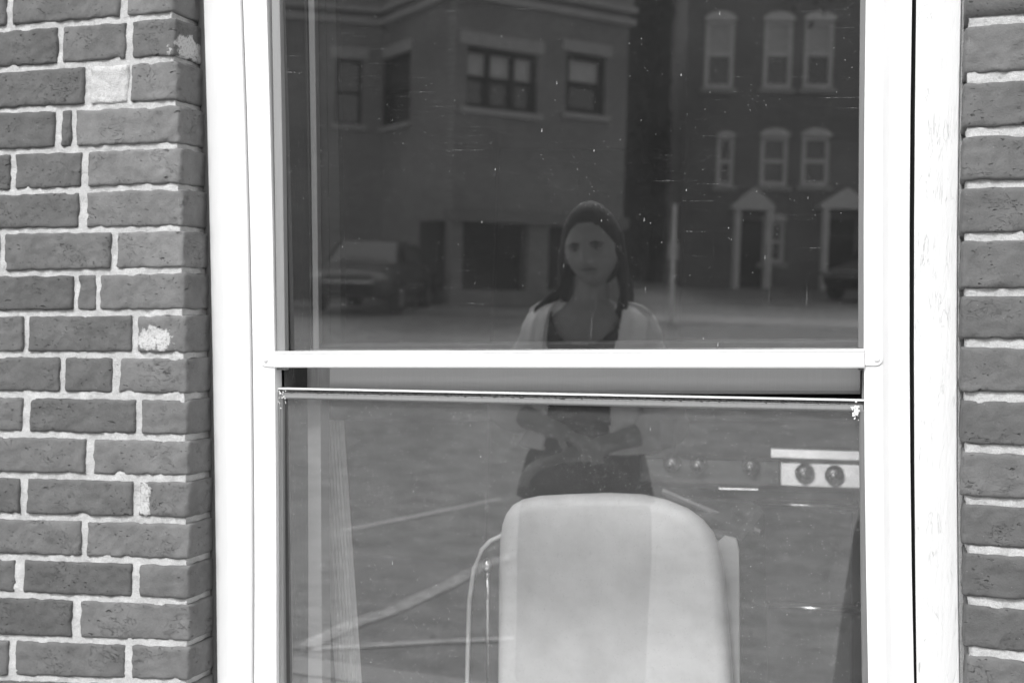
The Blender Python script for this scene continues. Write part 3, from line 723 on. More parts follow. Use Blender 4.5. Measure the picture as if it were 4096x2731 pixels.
# --- facades
def facade_frame(pa, pb_):
    """two mirrored street points -> origin, unit direction, outward normal (towards the window)"""
    a = Vector((pa.x, pa.y, 0)); b = Vector((pb_.x, pb_.y, 0)); e = (b-a).normalized(); n = Vector((-e.y, e.x, 0))
    if n.y < 0: n = -n
    return a, e, n
def on_facade(fr, x, y):
    a, e, n = fr; h, d = mray(x*K, y*K); t = (a-h).dot(n)/d.dot(n); p = h+d*t; return (p-a).dot(e), p.z
def face_mat(fr): a, e, n = fr; return math.atan2(e.y, e.x)
def wall_cells(u0, u1, z0, z1, holes, th=.3):
    us = sorted({u0, u1} | {h[0] for h in holes} | {h[1] for h in holes}); zs = sorted({z0, z1} | {h[2] for h in holes} | {h[3] for h in holes}); mb = MB()
    us = [q for q in us if u0 <= q <= u1]; zs = [q for q in zs if z0 <= q <= z1]
    for i in range(len(us)-1):
        for j in range(len(zs)-1):
            cu, cz = (us[i]+us[i+1])/2, (zs[j]+zs[j+1])/2
            if any(h[0] < cu < h[1] and h[2] < cz < h[3] for h in holes): continue
            mb.box((us[i], -th, zs[j]), (us[i+1], 0, zs[j+1]))
    return mb
def rect(fr, x0, y0, x1, y1):
    u0_, z1_ = on_facade(fr, x0, y0); u1_, z0_ = on_facade(fr, x1, y1); return (u0_, u1_, z0_, z1_)

# corner building on the left, folded into three faces
def PD(x, dist): h, d = mray(x*K, 600*K); return h+d*(dist-(h-CAM).length)
c0, c1, c2, c3 = PD(600, 33.0), PD(872, 33.4), PD(1035, 29.4), PD(1428, 32.4)
ga = gz(-27)-.6
bld = empty('corner_building', (c2.x, c2.y, ga), 'pale grey brick corner building with angled front and dark garage opening', 'building')
def bpart(name, mb, mat, fr, parent=bld, **k):
    a, e, n = fr; o = mb.build(name, mat, parent, **k)
    mw = Matrix(((e.x, -n.x*-1, 0, 0), (e.y, n.y, 0, 0), (0, 0, 1, 0), (0, 0, 0, 1)))
    o.matrix_local = Matrix.Translation(Vector((a.x, a.y, 0))-bld_loc(parent)) @ Matrix(((e.x, n.x, 0, 0), (e.y, n.y, 0, 0), (0, 0, 1, 0), (0, 0, 0, 1)))
    return o
def bld_loc(o):
    p = Vector((0, 0, 0))
    while o: p += o.location; o = o.parent
    return p
def window_part(fr, r, parent, frame_mat, glass_mat_, mull=1, rail=True, blind=False, sill=None, lintel=None, wd=.07):
    u0_, u1_, z0_, z1_ = r; mb = MB()
    mb.box((u0_, -.16, z0_), (u0_+wd, -.06, z1_)).box((u1_-wd, -.16, z0_), (u1_, -.06, z1_)).box((u0_+wd, -.16, z1_-wd), (u1_-wd, -.06, z1_)).box((u0_+wd, -.16, z0_), (u1_-wd, -.06, z0_+wd))
    if rail: mb.box((u0_+wd, -.15, (z0_+z1_)/2-wd*.4), (u1_-wd, -.07, (z0_+z1_)/2+wd*.4))
    for k in range(1, mull):
        um = lerp(u0_, u1_, k/mull); mb.box((um-wd*.5, -.155, z0_+wd), (um+wd*.5, -.055, z1_-wd))
    w_ = bpart('window', mb, frame_mat, fr, parent)
    def sub(nm, mb2, mt):
        o = mb2.build(nm, mt, w_); return o
    sub('pane', MB().box((u0_, -.2, z0_), (u1_, -.17, z1_)), glass_mat_)
    if blind: sub('blind', MB().box((u0_+wd, -.168, lerp(z0_, z1_, .47)), (u1_-wd, -.162, z1_-wd)), MT['blind'])
    if sill: sub('sill', MB().box((u0_-.12, -.05, z0_-sill), (u1_+.12, .12, z0_)), MT['stone'])
    if lintel: sub('lintel', MB().box((u0_-.15, -.05, z1_+.03), (u1_+.15, .05, z1_+.03+lintel)), MT['stone'])
    return w_
TOPZ = 9.2
fr3 = facade_frame(c2, c3); L3 = (c3-c2).length
r1 = rect(fr3, 1068, 104, 1232, 264); r2 = rect(fr3, 1302, 120, 1388, 268); r3 = rect(fr3, 1025, 506, 1210, 668); r4 = rect(fr3, 1262, 500, 1330, 668)
g0 = gz(-27)-.5
bpart('wall', wall_cells(0, L3, g0, TOPZ, [r1, r2, r3, r4]), MT['fbrick'], fr3)
window_part(fr3, r1, bld, MT['dk'], MT['fglass'], 3, True, True, .14, .30, .12); window_part(fr3, r2, bld, MT['dk'], MT['fglass'], 1, True, True, .14, .28, .14)
bpart('garage_opening', MB().box((r3[0], -1.2, r3[2]), (r3[1], -.35, r3[3])), MT['dk'], fr3)
bpart('garage_opening', MB().box((r4[0], -1.2, r4[2]), (r4[1], -.35, r4[3])), MT['dk'], fr3)
zc = on_facade(fr3, 1430, 58)[1]; zc2 = on_facade(fr3, 1430, 30)[1]
zl = on_facade(fr3, 1210, 480)[1]
def bands(fr, u0_, u1_, lint=True):
    bpart('cornice', MB().box((u0_, 0.002, zc), (u1_, .16, zc+.16)), MT['stone'], fr)
    bpart('cornice', MB().box((u0_, 0.002, zc2), (u1_, .22, zc2+.14)), MT['stone'], fr)
    bpart('frieze', MB().box((u0_, 0.002, zc2+.15), (u1_, .05, zc2+1.6)), simple('lit_upper_wall', .30, .8), fr)  # upper wall coloured paler to stand for the lit upper storey
bands(fr3, -.05, L3+.1); bpart('canopy', MB().box((r3[0]-.1, .002, r3[3]), (L3, .25, r3[3]+.28)), simple('canopy_board', .20, .8), fr3)
fr2 = facade_frame(c1, c2); L2 = (c2-c1).length
r5 = rect(fr2, 880, 140, 940, 280)
bpart('wall', wall_cells(0, L2, g0, TOPZ, [r5]), MT['fbrick'], fr2); window_part(fr2, r5, bld, MT['dk'], MT['fglass'], 1, True, False, .12, .28); bands(fr2, 0, L2)
fr1 = facade_frame(c0, c1); L1 = (c1-c0).length
r6 = rect(fr1, 772, 135, 830, 288)
bpart('wall', wall_cells(0, L1, g0, TOPZ, [r6]), MT['fbrick'], fr1); window_part(fr1, r6, bld, MT['dk'], MT['fglass'], 1, True, False, .12, .28); bands(fr1, 0, L1)
e_side = PD(1422, 47); frs = facade_frame(c3, e_side)
a_, e_, n_ = frs; frs = (a_, e_, Vector((-e_.y, e_.x, 0)))
bpart('wall', MB().box((0, -.2, g0), (14, 0, TOPZ)), MT['fbrick'], frs, label='side wall')
cb0, cb1 = e_side, c0+Vector((0, -14, 0)); frb = facade_frame(cb1, cb0)
bpart('wall', MB().box((0, -.2, g0), ((cb0-cb1).length, 0, TOPZ)), MT['fbrick'], frb, label='back wall')
frl = facade_frame(c0, cb1); a_, e_, n_ = frl; frl = (a_, e_, Vector((-e_.y, e_.x, 0)))
bpart('wall', MB().box((0, -.2, g0), (14, 0, TOPZ)), MT['fbrick'], frl, label='side wall')
# simple roof slab
pts = [c0, c1, c2, c3, e_side, c0+Vector((0, -14, 0))]; n = len(pts)
v = [(p.x-bld.location.x, p.y-bld.location.y, TOPZ-bld.location.z) for p in pts]; v += [(x, y, z+.3) for x, y, z in v]
MB().add(v, [tuple(range(n)), tuple(range(2*n-1, n-1, -1))]+[(i, i+n, (i+1) % n+n, (i+1) % n) for i in range(n)]).build('roof', MT['roof'], bld)

# row house on the right
q0, q1 = PD(1560, 43.0), PD(2500, 46.0)
row = empty('row_house', (q0.x, q0.y, gz(-41)), 'dark brick row house with white arched windows and gabled door hoods', 'building')
frR = facade_frame(q0, q1); LR = (q1-q0).length
R_rects = []
for (x0, x1) in ((1622, 1684), (1757, 1818), (1850, 1912), (1990, 2052), (2090, 2150)): R_rects.append((rect(frR, x0, 46, x1, 204), True))
for (x0, x1) in ((1648, 1684), (1748, 1808), (1843, 1903), (1985, 2045), (2085, 2145)): R_rects.append((rect(frR, x0, 312, x1, 428), False))
R_rects.append((rect(frR, 1750, 505, 1800, 605), False)); gR = gz(-41)-.3
R_rects = [((a, b, c, d), f_) for (a, b, c, d), f_ in R_rects]
bpart('wall', wall_cells(0, LR, gR, 12.5, [r for r, _ in R_rects]), MT['fbrick2'], frR, row)
def arch_top(fr, r, parent):
    u0_, u1_, z0_, z1_ = r; um = (u0_+u1_)/2; hw = (u1_-u0_)/2; pts = [(um+hw*1.12*math.cos(t), z1_-.02+hw*.62*math.sin(t)) for t in [PI*k/10 for k in range(11)]]
    return bpart('arched_head', MB().prism(pts, .004, .09), MT['trimw'], fr, parent)
for r, ar in R_rects:
    window_part(frR, r, row, MT['trimw'], MT['fglass'], 1, True, ar, .16, None, .15)
    arch_top(frR, r, row)
for (xc_, yt, ye, yb2, hw) in ((1722, 435, 484, 640, 48), (1932, 436, 482, 628, 60)):
    ul, zt2 = on_facade(frR, xc_-hw, ye); ur, _ = on_facade(frR, xc_+hw, ye); _, za = on_facade(frR, xc_, yt); _, zg = on_facade(frR, xc_, yb2)
    um = (ul+ur)/2
    hood = bpart('door_hood', MB().prism([(ul, zt2), (ur, zt2), (ur, zt2+.14), (um, za), (ul, zt2+.14)], .002, 1.1), MT['trimw'], frR, row)
    for q in (ul+.18, ur-.18):
        MB().tube([(q, .95, gR), (q, .95, zt2)], .13, 12).build('column', MT['trimw'], hood)
    MB().box((um-.45, .003, gR+.3), (um+.45, .05, zt2-.3)).build('door', MT['dk'], hood)
bpart('roof', MB().box((-.2, -8, 12.5), (LR+.2, .4, 12.9)), MT['roof'], frR, row)
bpart('wall', MB().box((0, -8, gR), (LR, -7.8, 12.5)).box((0, -7.8, gR), (.2, -.3, 12.5)).box((LR-.2, -7.8, gR), (LR, -.3, 12.5)), MT['fbrick2'], frR, row, label='side and back walls')

# trees between the buildings
def tree(x, dist, h, r, label, seed, low=1.2, reach=0):
    rnd = random.Random(seed); p = PD(x, dist); g = gz(p.y); t = empty('tree', (p.x, p.y, g), label, 'tree', 'trees in the gap between the buildings')
    MB().tube([(0, 0, -.1), (.05, 0, h*.3), (-.05, .05, h*.6), (0, 0, h*.85)], [.22, .17, .1, .03], 8).build('trunk', MT['bark'], t)
    mb = MB()
    for k in range(9):
        a = rnd.uniform(0, 2*PI); z = rnd.uniform(.35, .75)*h; mb.tube([(0, 0, z*.8), (math.cos(a)*r*.35, math.sin(a)*r*.35, z), (math.cos(a)*r*.7, math.sin(a)*r*.7, z+.5)], [.07, .045, .02], 5)
    mb.build('branch', MT['bark'], t, kind='stuff')
    v = []; f = []
    cl = [(rnd.gauss(0, r*.45)-reach*rnd.random(), rnd.gauss(0, r*.45), rnd.uniform(low, h)) for _ in range(60)]
    for k in range(6000):
        c = rnd.choice(cl); s_ = rnd.uniform(.06, .13); q = Vector(c)+Vector((rnd.gauss(0, .42), rnd.gauss(0, .42), rnd.gauss(0, .38)))
        a = Vector((rnd.gauss(0, 1), rnd.gauss(0, 1), rnd.gauss(0, 1))).normalized(); b = a.orthogonal().normalized(); c2_ = a.cross(b)
        n_v = len(v); v += [q-b*s_, q-c2_*s_*.6, q+b*s_, q+c2_*s_*.6]; f.append((n_v, n_v+1, n_v+2, n_v+3))
    MB().add(v, f).build('crown', MT['leaf'], t)
tree(1490, 50, 12.5, 3.4, 'tall dark tree filling the gap beside the corner building', 3, .6)
h0, h1 = PD(1330, 56), PD(1660, 57)
gap = empty('back_house', (h0.x, h0.y, gz(-50)), 'plain dark house closing the gap between the two brick buildings', 'building')
frG = facade_frame(h0, h1); LG = (h1-h0).length
bpart('wall', MB().box((0, -8, .8), (LG, 0, 15)), simple('dark_render', .075, .9), frG, gap); bpart('roof', MB().box((-.2, -8.2, 15), (LG+.2, .3, 15.3)), MT['roof'], frG, gap)
ua, za = on_facade(frG, 1560, 242); bpart('wall_lamp', MB().ball((ua, .25, za), (.3, .2, .28)), MT['trimw'], frG, gap)
tree(2080, 24, 9.5, 1.3, 'dark street tree whose low branches hang before the row house windows', 12, 6.6, 2.6)

# pole
p = MG(1541, 740); pole = empty('sign_post', (p.x, p.y, gz(p.y)), 'slim white post standing in the street beside the person', 'post')
zt3 = 3.2
pole_d = (Vector((p.x, p.y))-Vector((CAM.x, CAM.y))).length
MB().tube([(0, 0, -.1), (0, 0, 2.35)], .045, 10).build('post', MT['trimw'], pole); MB().box((-.10, -.03, 1.25), (.10, .03, 1.6)).build('collar', MT['stone'], pole)
p = MG(1603, 655); b_ = empty('bollard', (p.x, p.y, gz(p.y)), 'short pale bollard in front of the row house', 'bollard')
MB().tube([(0, 0, -.05), (0, 0, .8), (0, 0, .88)], [.13, .13, .06], 12).build('shaft', MT['stone'], b_)

# cars
def car(px, py, heading, label, paint, L=4.5, Wd=1.8, Hh=1.55, n=None):
    p = MG(px, py); c = empty('parked_car', (p.x, p.y, gz(p.y)), label, 'car', 'cars parked in the street', heading)
    prof = [(-L/2, .45), (-L/2+.05, .8), (-L/2+.35, .95), (-L*.36, .98), (-L*.27, Hh*.97), (-L*.1, Hh), (L*.1, Hh*.98), (L*.24, 1.0), (L*.44, .88), (L/2, .72), (L/2, .35), (L*.4, .28), (-L*.4, .28)]
    v = []; ns = 7
    mb = MB()
    for s_ in range(ns):
        t = -1+2*s_/(ns-1); y = t*Wd/2; tuck = 1-.10*abs(t)**6
        for x, z in prof: v.append((x*(1-.035*abs(t)**4), y*(1-.24*max(0, (z-.95)/.6)), .28+(z-.28)*tuck))
    m_ = len(prof); f = []
    for s_ in range(ns-1):
        for k in range(m_): f.append((s_*m_+k, s_*m_+(k+1) % m_, (s_+1)*m_+(k+1) % m_, (s_+1)*m_+k))
    f += [tuple(range(m_)), tuple(range(ns*m_-1, (ns-1)*m_-1, -1))]
    mb.add(v, f).build('body', paint, c, smooth=True)
    su = c.children[0].modifiers.new('round', 'SUBSURF'); su.levels = 2; su.render_levels = 2
    for sy_ in (-1, 1):
        yw = sy_*(Wd/2-.055); MB().add([(-L*.25, yw, 1.03), (L*.19, yw, 1.03), (L*.09, yw-sy_*.115, Hh*.93), (-L*.2, yw-sy_*.115, Hh*.93)], [(0, 1, 2, 3)]).build('side_window', MT['fglass'], c)
        for wx in (-L*.31, L*.31):
            w_ = MB().tube([(wx, sy_*(Wd/2-.2), .33), (wx, sy_*(Wd/2+.01), .33)], .33, 20).build('wheel', MT['tyre'], c)
            MB().tube([(wx, sy_*(Wd/2), .33), (wx, sy_*(Wd/2+.02), .33)], .2, 14).build('rim', MT['steel2'], w_)
        MB().ball((L/2-.08, sy_*Wd*.36, .70), (.09, .17, .08), 12, 8).build('headlight', MT['lamp'], c, smooth=True)
    MB().add([(L*.115, -Wd*.33, Hh*.95), (L*.115, Wd*.33, Hh*.95), (L*.255, Wd*.40, 1.02), (L*.255, -Wd*.40, 1.02)], [(0, 1, 2, 3)]).build('windscreen', MT['fglass'], c)
    MB().box((L/2-.02, -Wd*.3, .40), (L/2+.02, Wd*.3, .56)).build('grille', MT['dk'], c); MB().tube([(L/2+.02, -Wd*.3, .62), (L/2+.02, Wd*.3, .62)], .02, 8).build('trim_bar', MT['steel2'], c)
    return c
def head_in(x, y, add=0):
    h, d = mray(x*K, y*K); return math.atan2(-d.y, -d.x)+math.radians(add)
car(860, 712, head_in(860, 712, 14), 'dark car parked nearest the corner building, leftmost', MT['car'])
car(1000, 690, head_in(1000, 690, 24), 'grey car with silver trim parked left of the garage opening', simple('grey_car_paint', .16, .3))
car(2040, 690, math.radians(120), 'dark car parked in front of the row house hood at the far right', MT['car'])

# ------------------------------------------------------------------ the person mirrored in the panes
pp = M(1358*K, 700*K, 3.74); PX, PY = pp.x, pp.y
per = None
def capsule(mb, pts, rad, n=14, sx=1., sy_=1.):
    mb.tube(pts, rad, n); 
    for p, r_ in zip(pts, rad): mb.ball(p, r_*.995, n, 10)
torso = [(.70,.155,.11,0),(.80,.172,.118,0),(.88,.165,.11,0),(.98,.132,.092,0),(1.06,.130,.092,0),(1.14,.142,.108,.008),(1.20,.150,.108,.008),(1.26,.155,.092,0),(1.305,.135,.078,-.004),(1.335,.085,.062,-.006),(1.36,.054,.053,-.006),(1.40,.047,.050,-.004),(1.44,.046,.048,-.002)]
def lathe(sec, n=40, grow=0., z0=0., z1=9., close=True):
    v = []; rows = [s_ for s_ in sec if z0 <= s_[0] <= z1]
    for z, rx, ry, cy in rows:
        for k in range(n):
            a = 2*PI*k/n; v.append(((rx+grow)*math.sin(a), cy+(ry+grow)*math.cos(a), z))
    f = [(i*n+k, i*n+(k+1) % n, (i+1)*n+(k+1) % n, (i+1)*n+k) for i in range(len(rows)-1) for k in range(n)]
    if close: f += [tuple(range(n)), tuple((len(rows)-1)*n+k for k in range(n-1, -1, -1))]
    return v, f
def face_point(v):
    """unit sphere point -> head surface; +y is the face"""
    x, y, z = v; X = x*.075; Y = y*.092; Z = z*(.122 if z > 0 else .106)
    if z < 0: X *= 1-.34*(-z)**1.7; Y *= 1-.10*(-z)**2
    if y > 0:
        g = lambda cx, cz, sx, sz: math.exp(-((x-cx)/sx)**2-((z-cz)/sz)**2)
        Y *= 1-.05*(1-abs(x))*0
        Y -= .011*(g(-.42, .02, .22, .13)+g(.42, .02, .22, .13))      # eye sockets
        Y += .006*(g(-.4, .20, .3, .08)+g(.4, .20, .3, .08))          # brows
        Y += .022*math.exp(-(x/.15)**2)*math.exp(-((z+.24)/.17)**2)   # nose
        Y += .010*math.exp(-(x/.12)**2)*math.exp(-((z+.02)/.2)**2)
        Y += .007*g(0, -.55, .26, .07); Y -= .004*g(0, -.66, .3, .04)  # mouth
        Y += .016*g(0, -.84, .3, .14)                                  # chin
        Y += .004*(g(-.55, -.3, .25, .25)+g(.55, -.3, .25, .25))      # cheeks
    return X, Y, Z
HZ = 1.50; HC = Vector((.004, .018, HZ))
TH = math.radians(-7)
def head_xf(p): 
    p = Vector(p); p.rotate(Matrix.Rotation(TH, 3, 'Y')); return p+HC
mb = MB()
nu, nv = 72, 54; v = []
for i in range(nv+1):
    a = PI*i/nv
    for k in range(nu):
        q = 2*PI*k/nu; v.append(head_xf(face_point((math.sin(a)*math.cos(q), math.sin(a)*math.sin(q), math.cos(a)))))
f = [(i*nu+k, (i+1)*nu+k, (i+1)*nu+(k+1) % nu, i*nu+(k+1) % nu) for i in range(nv) for k in range(nu)]
mb.add(v, f)
for s_ in (-1, 1): mb.ball(head_xf((s_*.074, -.008, -.004)), (.010, .018, .030), 12, 8)   # ears
v, f = lathe(torso, 36); mb.add(v, f)
SH = {-1: [(-.142, -.004, 1.272), (-.240, -.01, 1.02), (-.02, .175, .985)], 1: [(.142, -.004, 1.272), (.228, -.01, 1.00), (.000, .185, .925)]}
for s_ in (-1, 1):
    a, b, c = SH[s_]; capsule(mb, [a, Vector(a).lerp(Vector(b), .5), b], [.050, .043, .036]); capsule(mb, [b, Vector(b).lerp(Vector(c), .4), c], [.036, .033, .024])
    d = (Vector(c)-Vector(b)).normalized(); side = d.cross(Vector((0, 0, 1))).normalized() if abs(d.z) < .8 else Vector((0, 1, 0)); nrm = d.cross(side)
    c = Vector(c)
    for q in (-1.2, -.4, .4, 1.2):                       # palm
        capsule(mb, [c, c+d*.085+side*q*.021*.75], [.014, .0125], 8)
    for q, ln in zip((-1.5, -.5, .5, 1.5), (.060, .074, .078, .068)):
        k0 = c+d*.085+side*q*.0165; k1 = k0+d*ln*.45+nrm*.006; k2 = k1+d*ln*.3+nrm*.016; k3 = k2+d*ln*.18+nrm*.020
        capsule(mb, [k0, k1, k2, k3], [.0092, .0088, .0082, .0072], 8)
    k0 = c+d*.025+side*-.022; capsule(mb, [k0, k0+d*.03-side*.020+nrm*.01, k0+d*.058-side*.026+nrm*.02], [.013, .0105, .009], 8)
for s_ in (-1, 1):
    capsule(mb, [(s_*.085, 0, .76), (s_*.088, .01, .60), (s_*.088, .012, .46)], [.082, .068, .052]); capsule(mb, [(s_*.088, .012, .46), (s_*.09, -.008, .30), (s_*.09, -.012, .09)], [.052, .050, .034])
    capsule(mb, [(s_*.09, -.03, .045), (s_*.10, .08, .035), (s_*.105, .15, .028)], [.036, .034, .026])
per = mb.build('person', MT['skin'], smooth=True, label='woman in an open white shirt over a dark top, long dark hair tied back', cat='person')
per.location = (PX, PY, .012); per.scale = (1.05, 1.05, 1.012)
rm = per.modifiers.new('skin_union', 'REMESH'); rm.mode = 'VOXEL'; rm.voxel_size = .0042; rm.use_smooth_shade = True
sm = per.modifiers.new('smooth', 'SMOOTH'); sm.iterations = 3; sm.factor = .5
def ppart(name, mb, mat, vox=0, it=3, **k):
    o = mb.build(name, mat, per, smooth=True, **k)
    if vox:
        r_ = o.modifiers.new('union', 'REMESH'); r_.mode = 'VOXEL'; r_.voxel_size = vox; r_.use_smooth_shade = True
        s_ = o.modifiers.new('smooth', 'SMOOTH'); s_.iterations = it; s_.factor = .5
    return o
for s_ in (-1, 1):
    e = head_xf((s_*.030, .072, .003)); ppart('eye', MB().ball(e, (.0145, .010, .0085), 16, 10), MT['eye'])
    ppart('iris', MB().ball(e+Vector((0, .0035, 0)), (.0058, .0072, .0058), 14, 8), MT['iris'])
    ppart('eyelashes', MB().tube([head_xf((s_*.014, .083, .004)), head_xf((s_*.030, .088, .0125)), head_xf((s_*.047, .076, .006))], [.0016, .0026, .0014], 6), MT['hair'])
    ppart('eyebrow', MB().tube([head_xf((s_*.013, .088, .016)), head_xf((s_*.032, .087, .0195)), head_xf((s_*.052, .074, .013))], [.0026, .0030, .0014], 8), MT['hair'])
ppart('lips', MB().tube([head_xf((-.027, .073, -.058)), head_xf((-.012, .084, -.0555)), head_xf((0, .0865, -.057)), head_xf((.012, .084, -.0555)), head_xf((.027, .073, -.058))], [.0015, .0046, .0050, .0046, .0015], 8), MT['lip'])
# hair: cap swept back from the brow and two long locks
mb = MB(); v = []; nu, nv = 56, 40
for i in range(nv+1):
    a = PI*i/nv
    for k in range(nu):
        q = 2*PI*k/nu; s_ = (math.sin(a)*math.cos(q), math.sin(a)*math.sin(q), math.cos(a))
        x, y, z = s_; g = 1.11+.02*math.sin(q*17+a*3)
        if y > 0:                                   # hairline
            line = .56-.54*abs(x)**2.2
            if z < line: g = .90 if abs(x) < .93 else 1.05
            else: g = 1.05+.07*min(1, (z-line)/.2)+.012*math.sin(x*38)
        v.append(head_xf((x*.075*g*1.02*(1+.16*max(0, z)*(1-max(0, z))), y*.092*g-.006, z*(.126 if z > 0 else .096)*g+.002)))
f = [(i*nu+k, (i+1)*nu+k, (i+1)*nu+(k+1) % nu, i*nu+(k+1) % nu) for i in range(nv) for k in range(nu)]
mb.add(v, f)
ppart('hair', mb, MT['hair'], .004, 2)
mb = MB(); rnd = random.Random(4)
for s_ in (-1, 1):
    for k in range(26):
        t = k/25.; bx = s_*(.070-.012*t+.014*rnd.random()); by = .01-.06*t
        z0_ = HZ-.01+.03*rnd.random(); endx = s_*(.105+.05*rnd.random()) if s_ < 0 else s_*(.082+.03*rnd.random())
        mb.tube([(bx*.95, by, z0_+.04), (bx*1.10, by-.004, z0_-.05), (s_*.090+.008*rnd.uniform(-1, 1), by-.016, z0_-.12), (endx, by+.01+.03*rnd.random(), 1.335-.05*rnd.random()), (endx+s_*.012, by+.05, 1.27-.05*rnd.random())],
                [.010, .012, .012, .009, .003], 6)
ppart('hair_locks', mb, MT['hair'])
# dark scooped top
def shell(sec, grow, keep, n=160, zs=110, z0=.86, z1=1.345, thick=.004):
    def at(z):
        for i in range(len(sec)-1):
            if sec[i][0] <= z <= sec[i+1][0]:
                t = (z-sec[i][0])/(sec[i+1][0]-sec[i][0]); return [lerp(a, b, t) for a, b in zip(sec[i], sec[i+1])]
        return sec[-1]
    v = []; ok = []
    for j in range(zs+1):
        z = lerp(z0, z1, j/zs); _, rx, ry, cy = at(z)
        for k in range(n):
            a = 2*PI*k/n; fold = .003*math.sin(a*11+z*20)*(1 if grow > .012 else .3)
            v.append(((rx+grow+fold)*math.sin(a), cy+(ry+grow+fold)*math.cos(a), z)); ok.append(keep(v[-1], a))
    f = []
    for j in range(zs):
        for k in range(n):
            q = (j*n+k, j*n+(k+1) % n, (j+1)*n+(k+1) % n, (j+1)*n+k)
            if all(ok[i] for i in q): f.append(q)
    return v, f
def top_keep(p, a):
    x, y, z = p
    if y > 0: return z < 1.235 + (abs(x)/.105)**3*.10
    return z < 1.335
v, f = shell([(.74,.195,.14,0)]+torso[2:], .012, top_keep, z0=.775); o = ppart('top', MB().add(v, f), MT['top'])
so = o.modifiers.new('thick', 'SOLIDIFY'); so.thickness = .003
# open white shirt
def shirt_keep(p, a):
    x, y, z = p
    if y > -.01: return abs(x) > (.088+max(0, z-1.15)*.10)
    return True
sh_sec = [(z, rx+.004+max(0, 1.1-z)*.14, ry+.006+max(0, 1.1-z)*.10, cy) for z, rx, ry, cy in torso]
v, f = shell(sh_sec, .018, shirt_keep, z0=.925, z1=1.338); o = ppart('shirt', MB().add(v, f), MT['shirt']); so = o.modifiers.new('thick', 'SOLIDIFY'); so.thickness = .004
for s_ in (-1, 1):
    a, b, c = [Vector(q) for q in SH[s_]]; mb = MB()
    pts = [a+Vector((-s_*.052, 0, .034)), a+Vector((s_*.0, 0, .010)), a.lerp(b, .25), a.lerp(b, .5), a.lerp(b, .8), b, b.lerp(c, .12), b.lerp(c, .22)]
    rd = [.044, .052, .054, .054, .056, .060, .060, .058]
    for k in range(len(pts)-1):
        for t in (0, .33, .66):
            p = pts[k].lerp(pts[k+1], t); r_ = lerp(rd[k], rd[k+1], t)+.003*math.sin((k*3+t*3)*2.1); mb.ball(p, r_, 18, 12)
    ppart('sleeve', mb, MT['shirt'], .006, 4)
    # collar fold over the shoulder
    I_ = [(.085,-.04,1.362),(.098,.03,1.352),(.106,.085,1.305),(.104,.118,1.24),(.098,.134,1.16),(.094,.130,1.06)]
    O_ = [(.150,-.035,1.335),(.165,.018,1.325),(.180,.066,1.275),(.178,.098,1.22),(.170,.110,1.15),(.165,.112,1.06)]
    g = [[Vector(a_).lerp(Vector(b_), t)+Vector((0, .010*math.sin(t*PI)+.003*math.sin(t*14), .004*math.sin(t*PI))) for t in [q/10 for q in range(11)]] for a_, b_ in zip(I_, O_)]
    g = [[Vector((s_*p.x, p.y, p.z)) for p in row_] for row_ in g]; vv = [p for row_ in g for p in row_]
    o = ppart('front_panel', MB().add(vv, [(i_*11+k, i_*11+k+1, (i_+1)*11+k+1, (i_+1)*11+k) for i_ in range(5) for k in range(10)]), MT['shirt'])
    q = o.modifiers.new('thick', 'SOLIDIFY'); q.thickness = .006; q = o.modifiers.new('soft', 'SUBSURF'); q.levels = 2; q.render_levels = 2
    mb = MB(); mb.tube([(s_*.10, .012, 1.352), (s_*.145, .010, 1.338), (s_*.175, .006, 1.318)], [.008, .009, .008], 10); ppart('shoulder_tab', mb, MT['shirt'])
mb = MB(); v, f = lathe([(.22,.19,.15,0),(.40,.19,.15,0),(.62,.195,.145,0),(.72,.192,.138,0),(.80,.182,.128,0),(.88,.173,.120,0),(.93,.158,.110,0)], 40); mb.add(v, f)
ppart('skirt', mb, MT['skirt'], .008, 4)
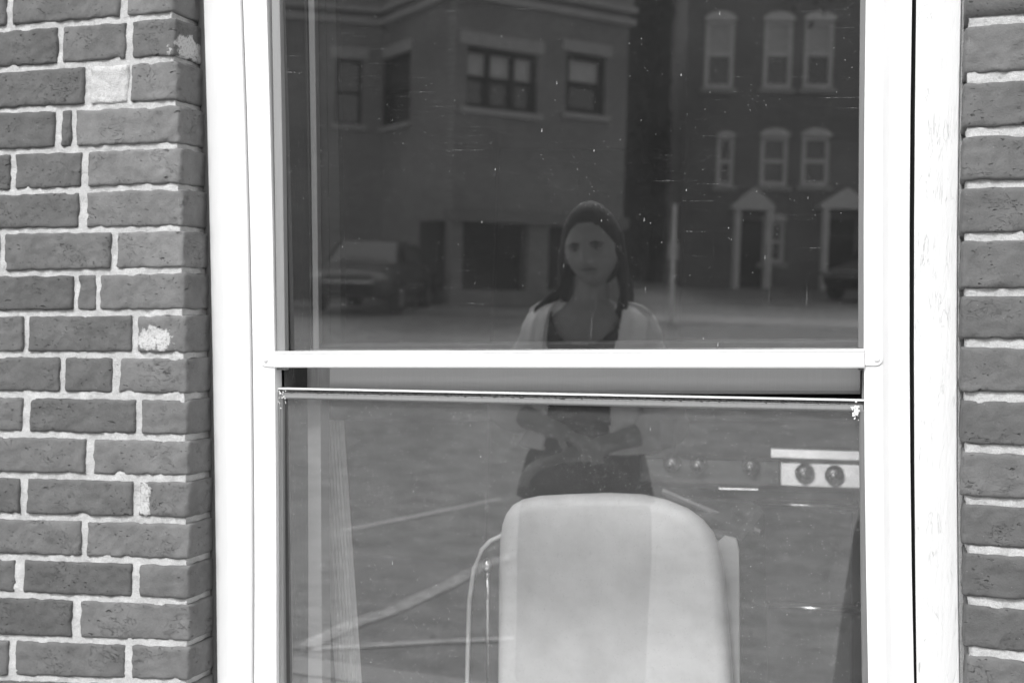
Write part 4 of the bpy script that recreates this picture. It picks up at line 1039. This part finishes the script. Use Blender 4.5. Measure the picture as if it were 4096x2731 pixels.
for s_ in (-1, 1):
    mb = MB(); capsule(mb, [(s_*.09, -.045, .05), (s_*.10, .07, .045), (s_*.106, .15, .036)], [.042, .042, .034]); ppart('shoe', mb, MT['shoe'])

# the photographer: stands just behind the camera, only the edge of the dark coat is mirrored in the lower pane
ph = bpy.data.objects.new('person', per.data); COL.objects.link(ph); ph.location = (.24, -2.26, .012); ph.rotation_euler.z = math.radians(8); ph.scale = (1.05, 1.05, 1.04)
tag(ph, 'person in a wide long dark coat standing closest to the window', 'person')
for md in per.modifiers:
    n_ = ph.modifiers.new(md.name, md.type)
    if md.type == 'REMESH': n_.mode = 'VOXEL'; n_.voxel_size = .008; n_.use_smooth_shade = True
    else: n_.iterations = 3; n_.factor = .5
def phpart(name, mb, mat, vox=.008):
    o = mb.build(name, mat, ph, smooth=True); r_ = o.modifiers.new('union', 'REMESH'); r_.mode = 'VOXEL'; r_.voxel_size = vox; r_.use_smooth_shade = True
    q = o.modifiers.new('smooth', 'SMOOTH'); q.iterations = 4; return o
mb = MB(); v, f = lathe([(.04,.46,.32,0),(.42,.43,.29,0),(.60,.41,.27,0),(.80,.37,.24,0),(.92,.30,.19,0),(1.0,.23,.16,0),(1.06,.19,.145,0),(1.20,.19,.145,0),(1.30,.17,.115,0),(1.345,.11,.085,0)], 40); mb.add(v, f)
for s_ in (-1, 1):
    a, b, c = [Vector(q) for q in SH[s_]]
    for t in [k/12 for k in range(13)]: mb.ball(a.lerp(b, t), .066, 16, 10); mb.ball(b.lerp(c, t*.9), .056, 16, 10)
phpart('coat', mb, MT['top'])
mb = MB()
for s_ in (-1, 1): capsule(mb, [(s_*.088, 0, .55), (s_*.09, 0, .3), (s_*.094, -.008, .08)], [.08, .068, .058]); capsule(mb, [(s_*.09, -.045, .05), (s_*.10, .07, .045), (s_*.106, .15, .036)], [.042, .042, .034])
phpart('trousers', mb, MT['shoe'])
h2 = bpy.data.objects.new('hair', [c for c in per.children if c.name.startswith('hair')][0].data); COL.objects.link(h2); h2.parent = ph
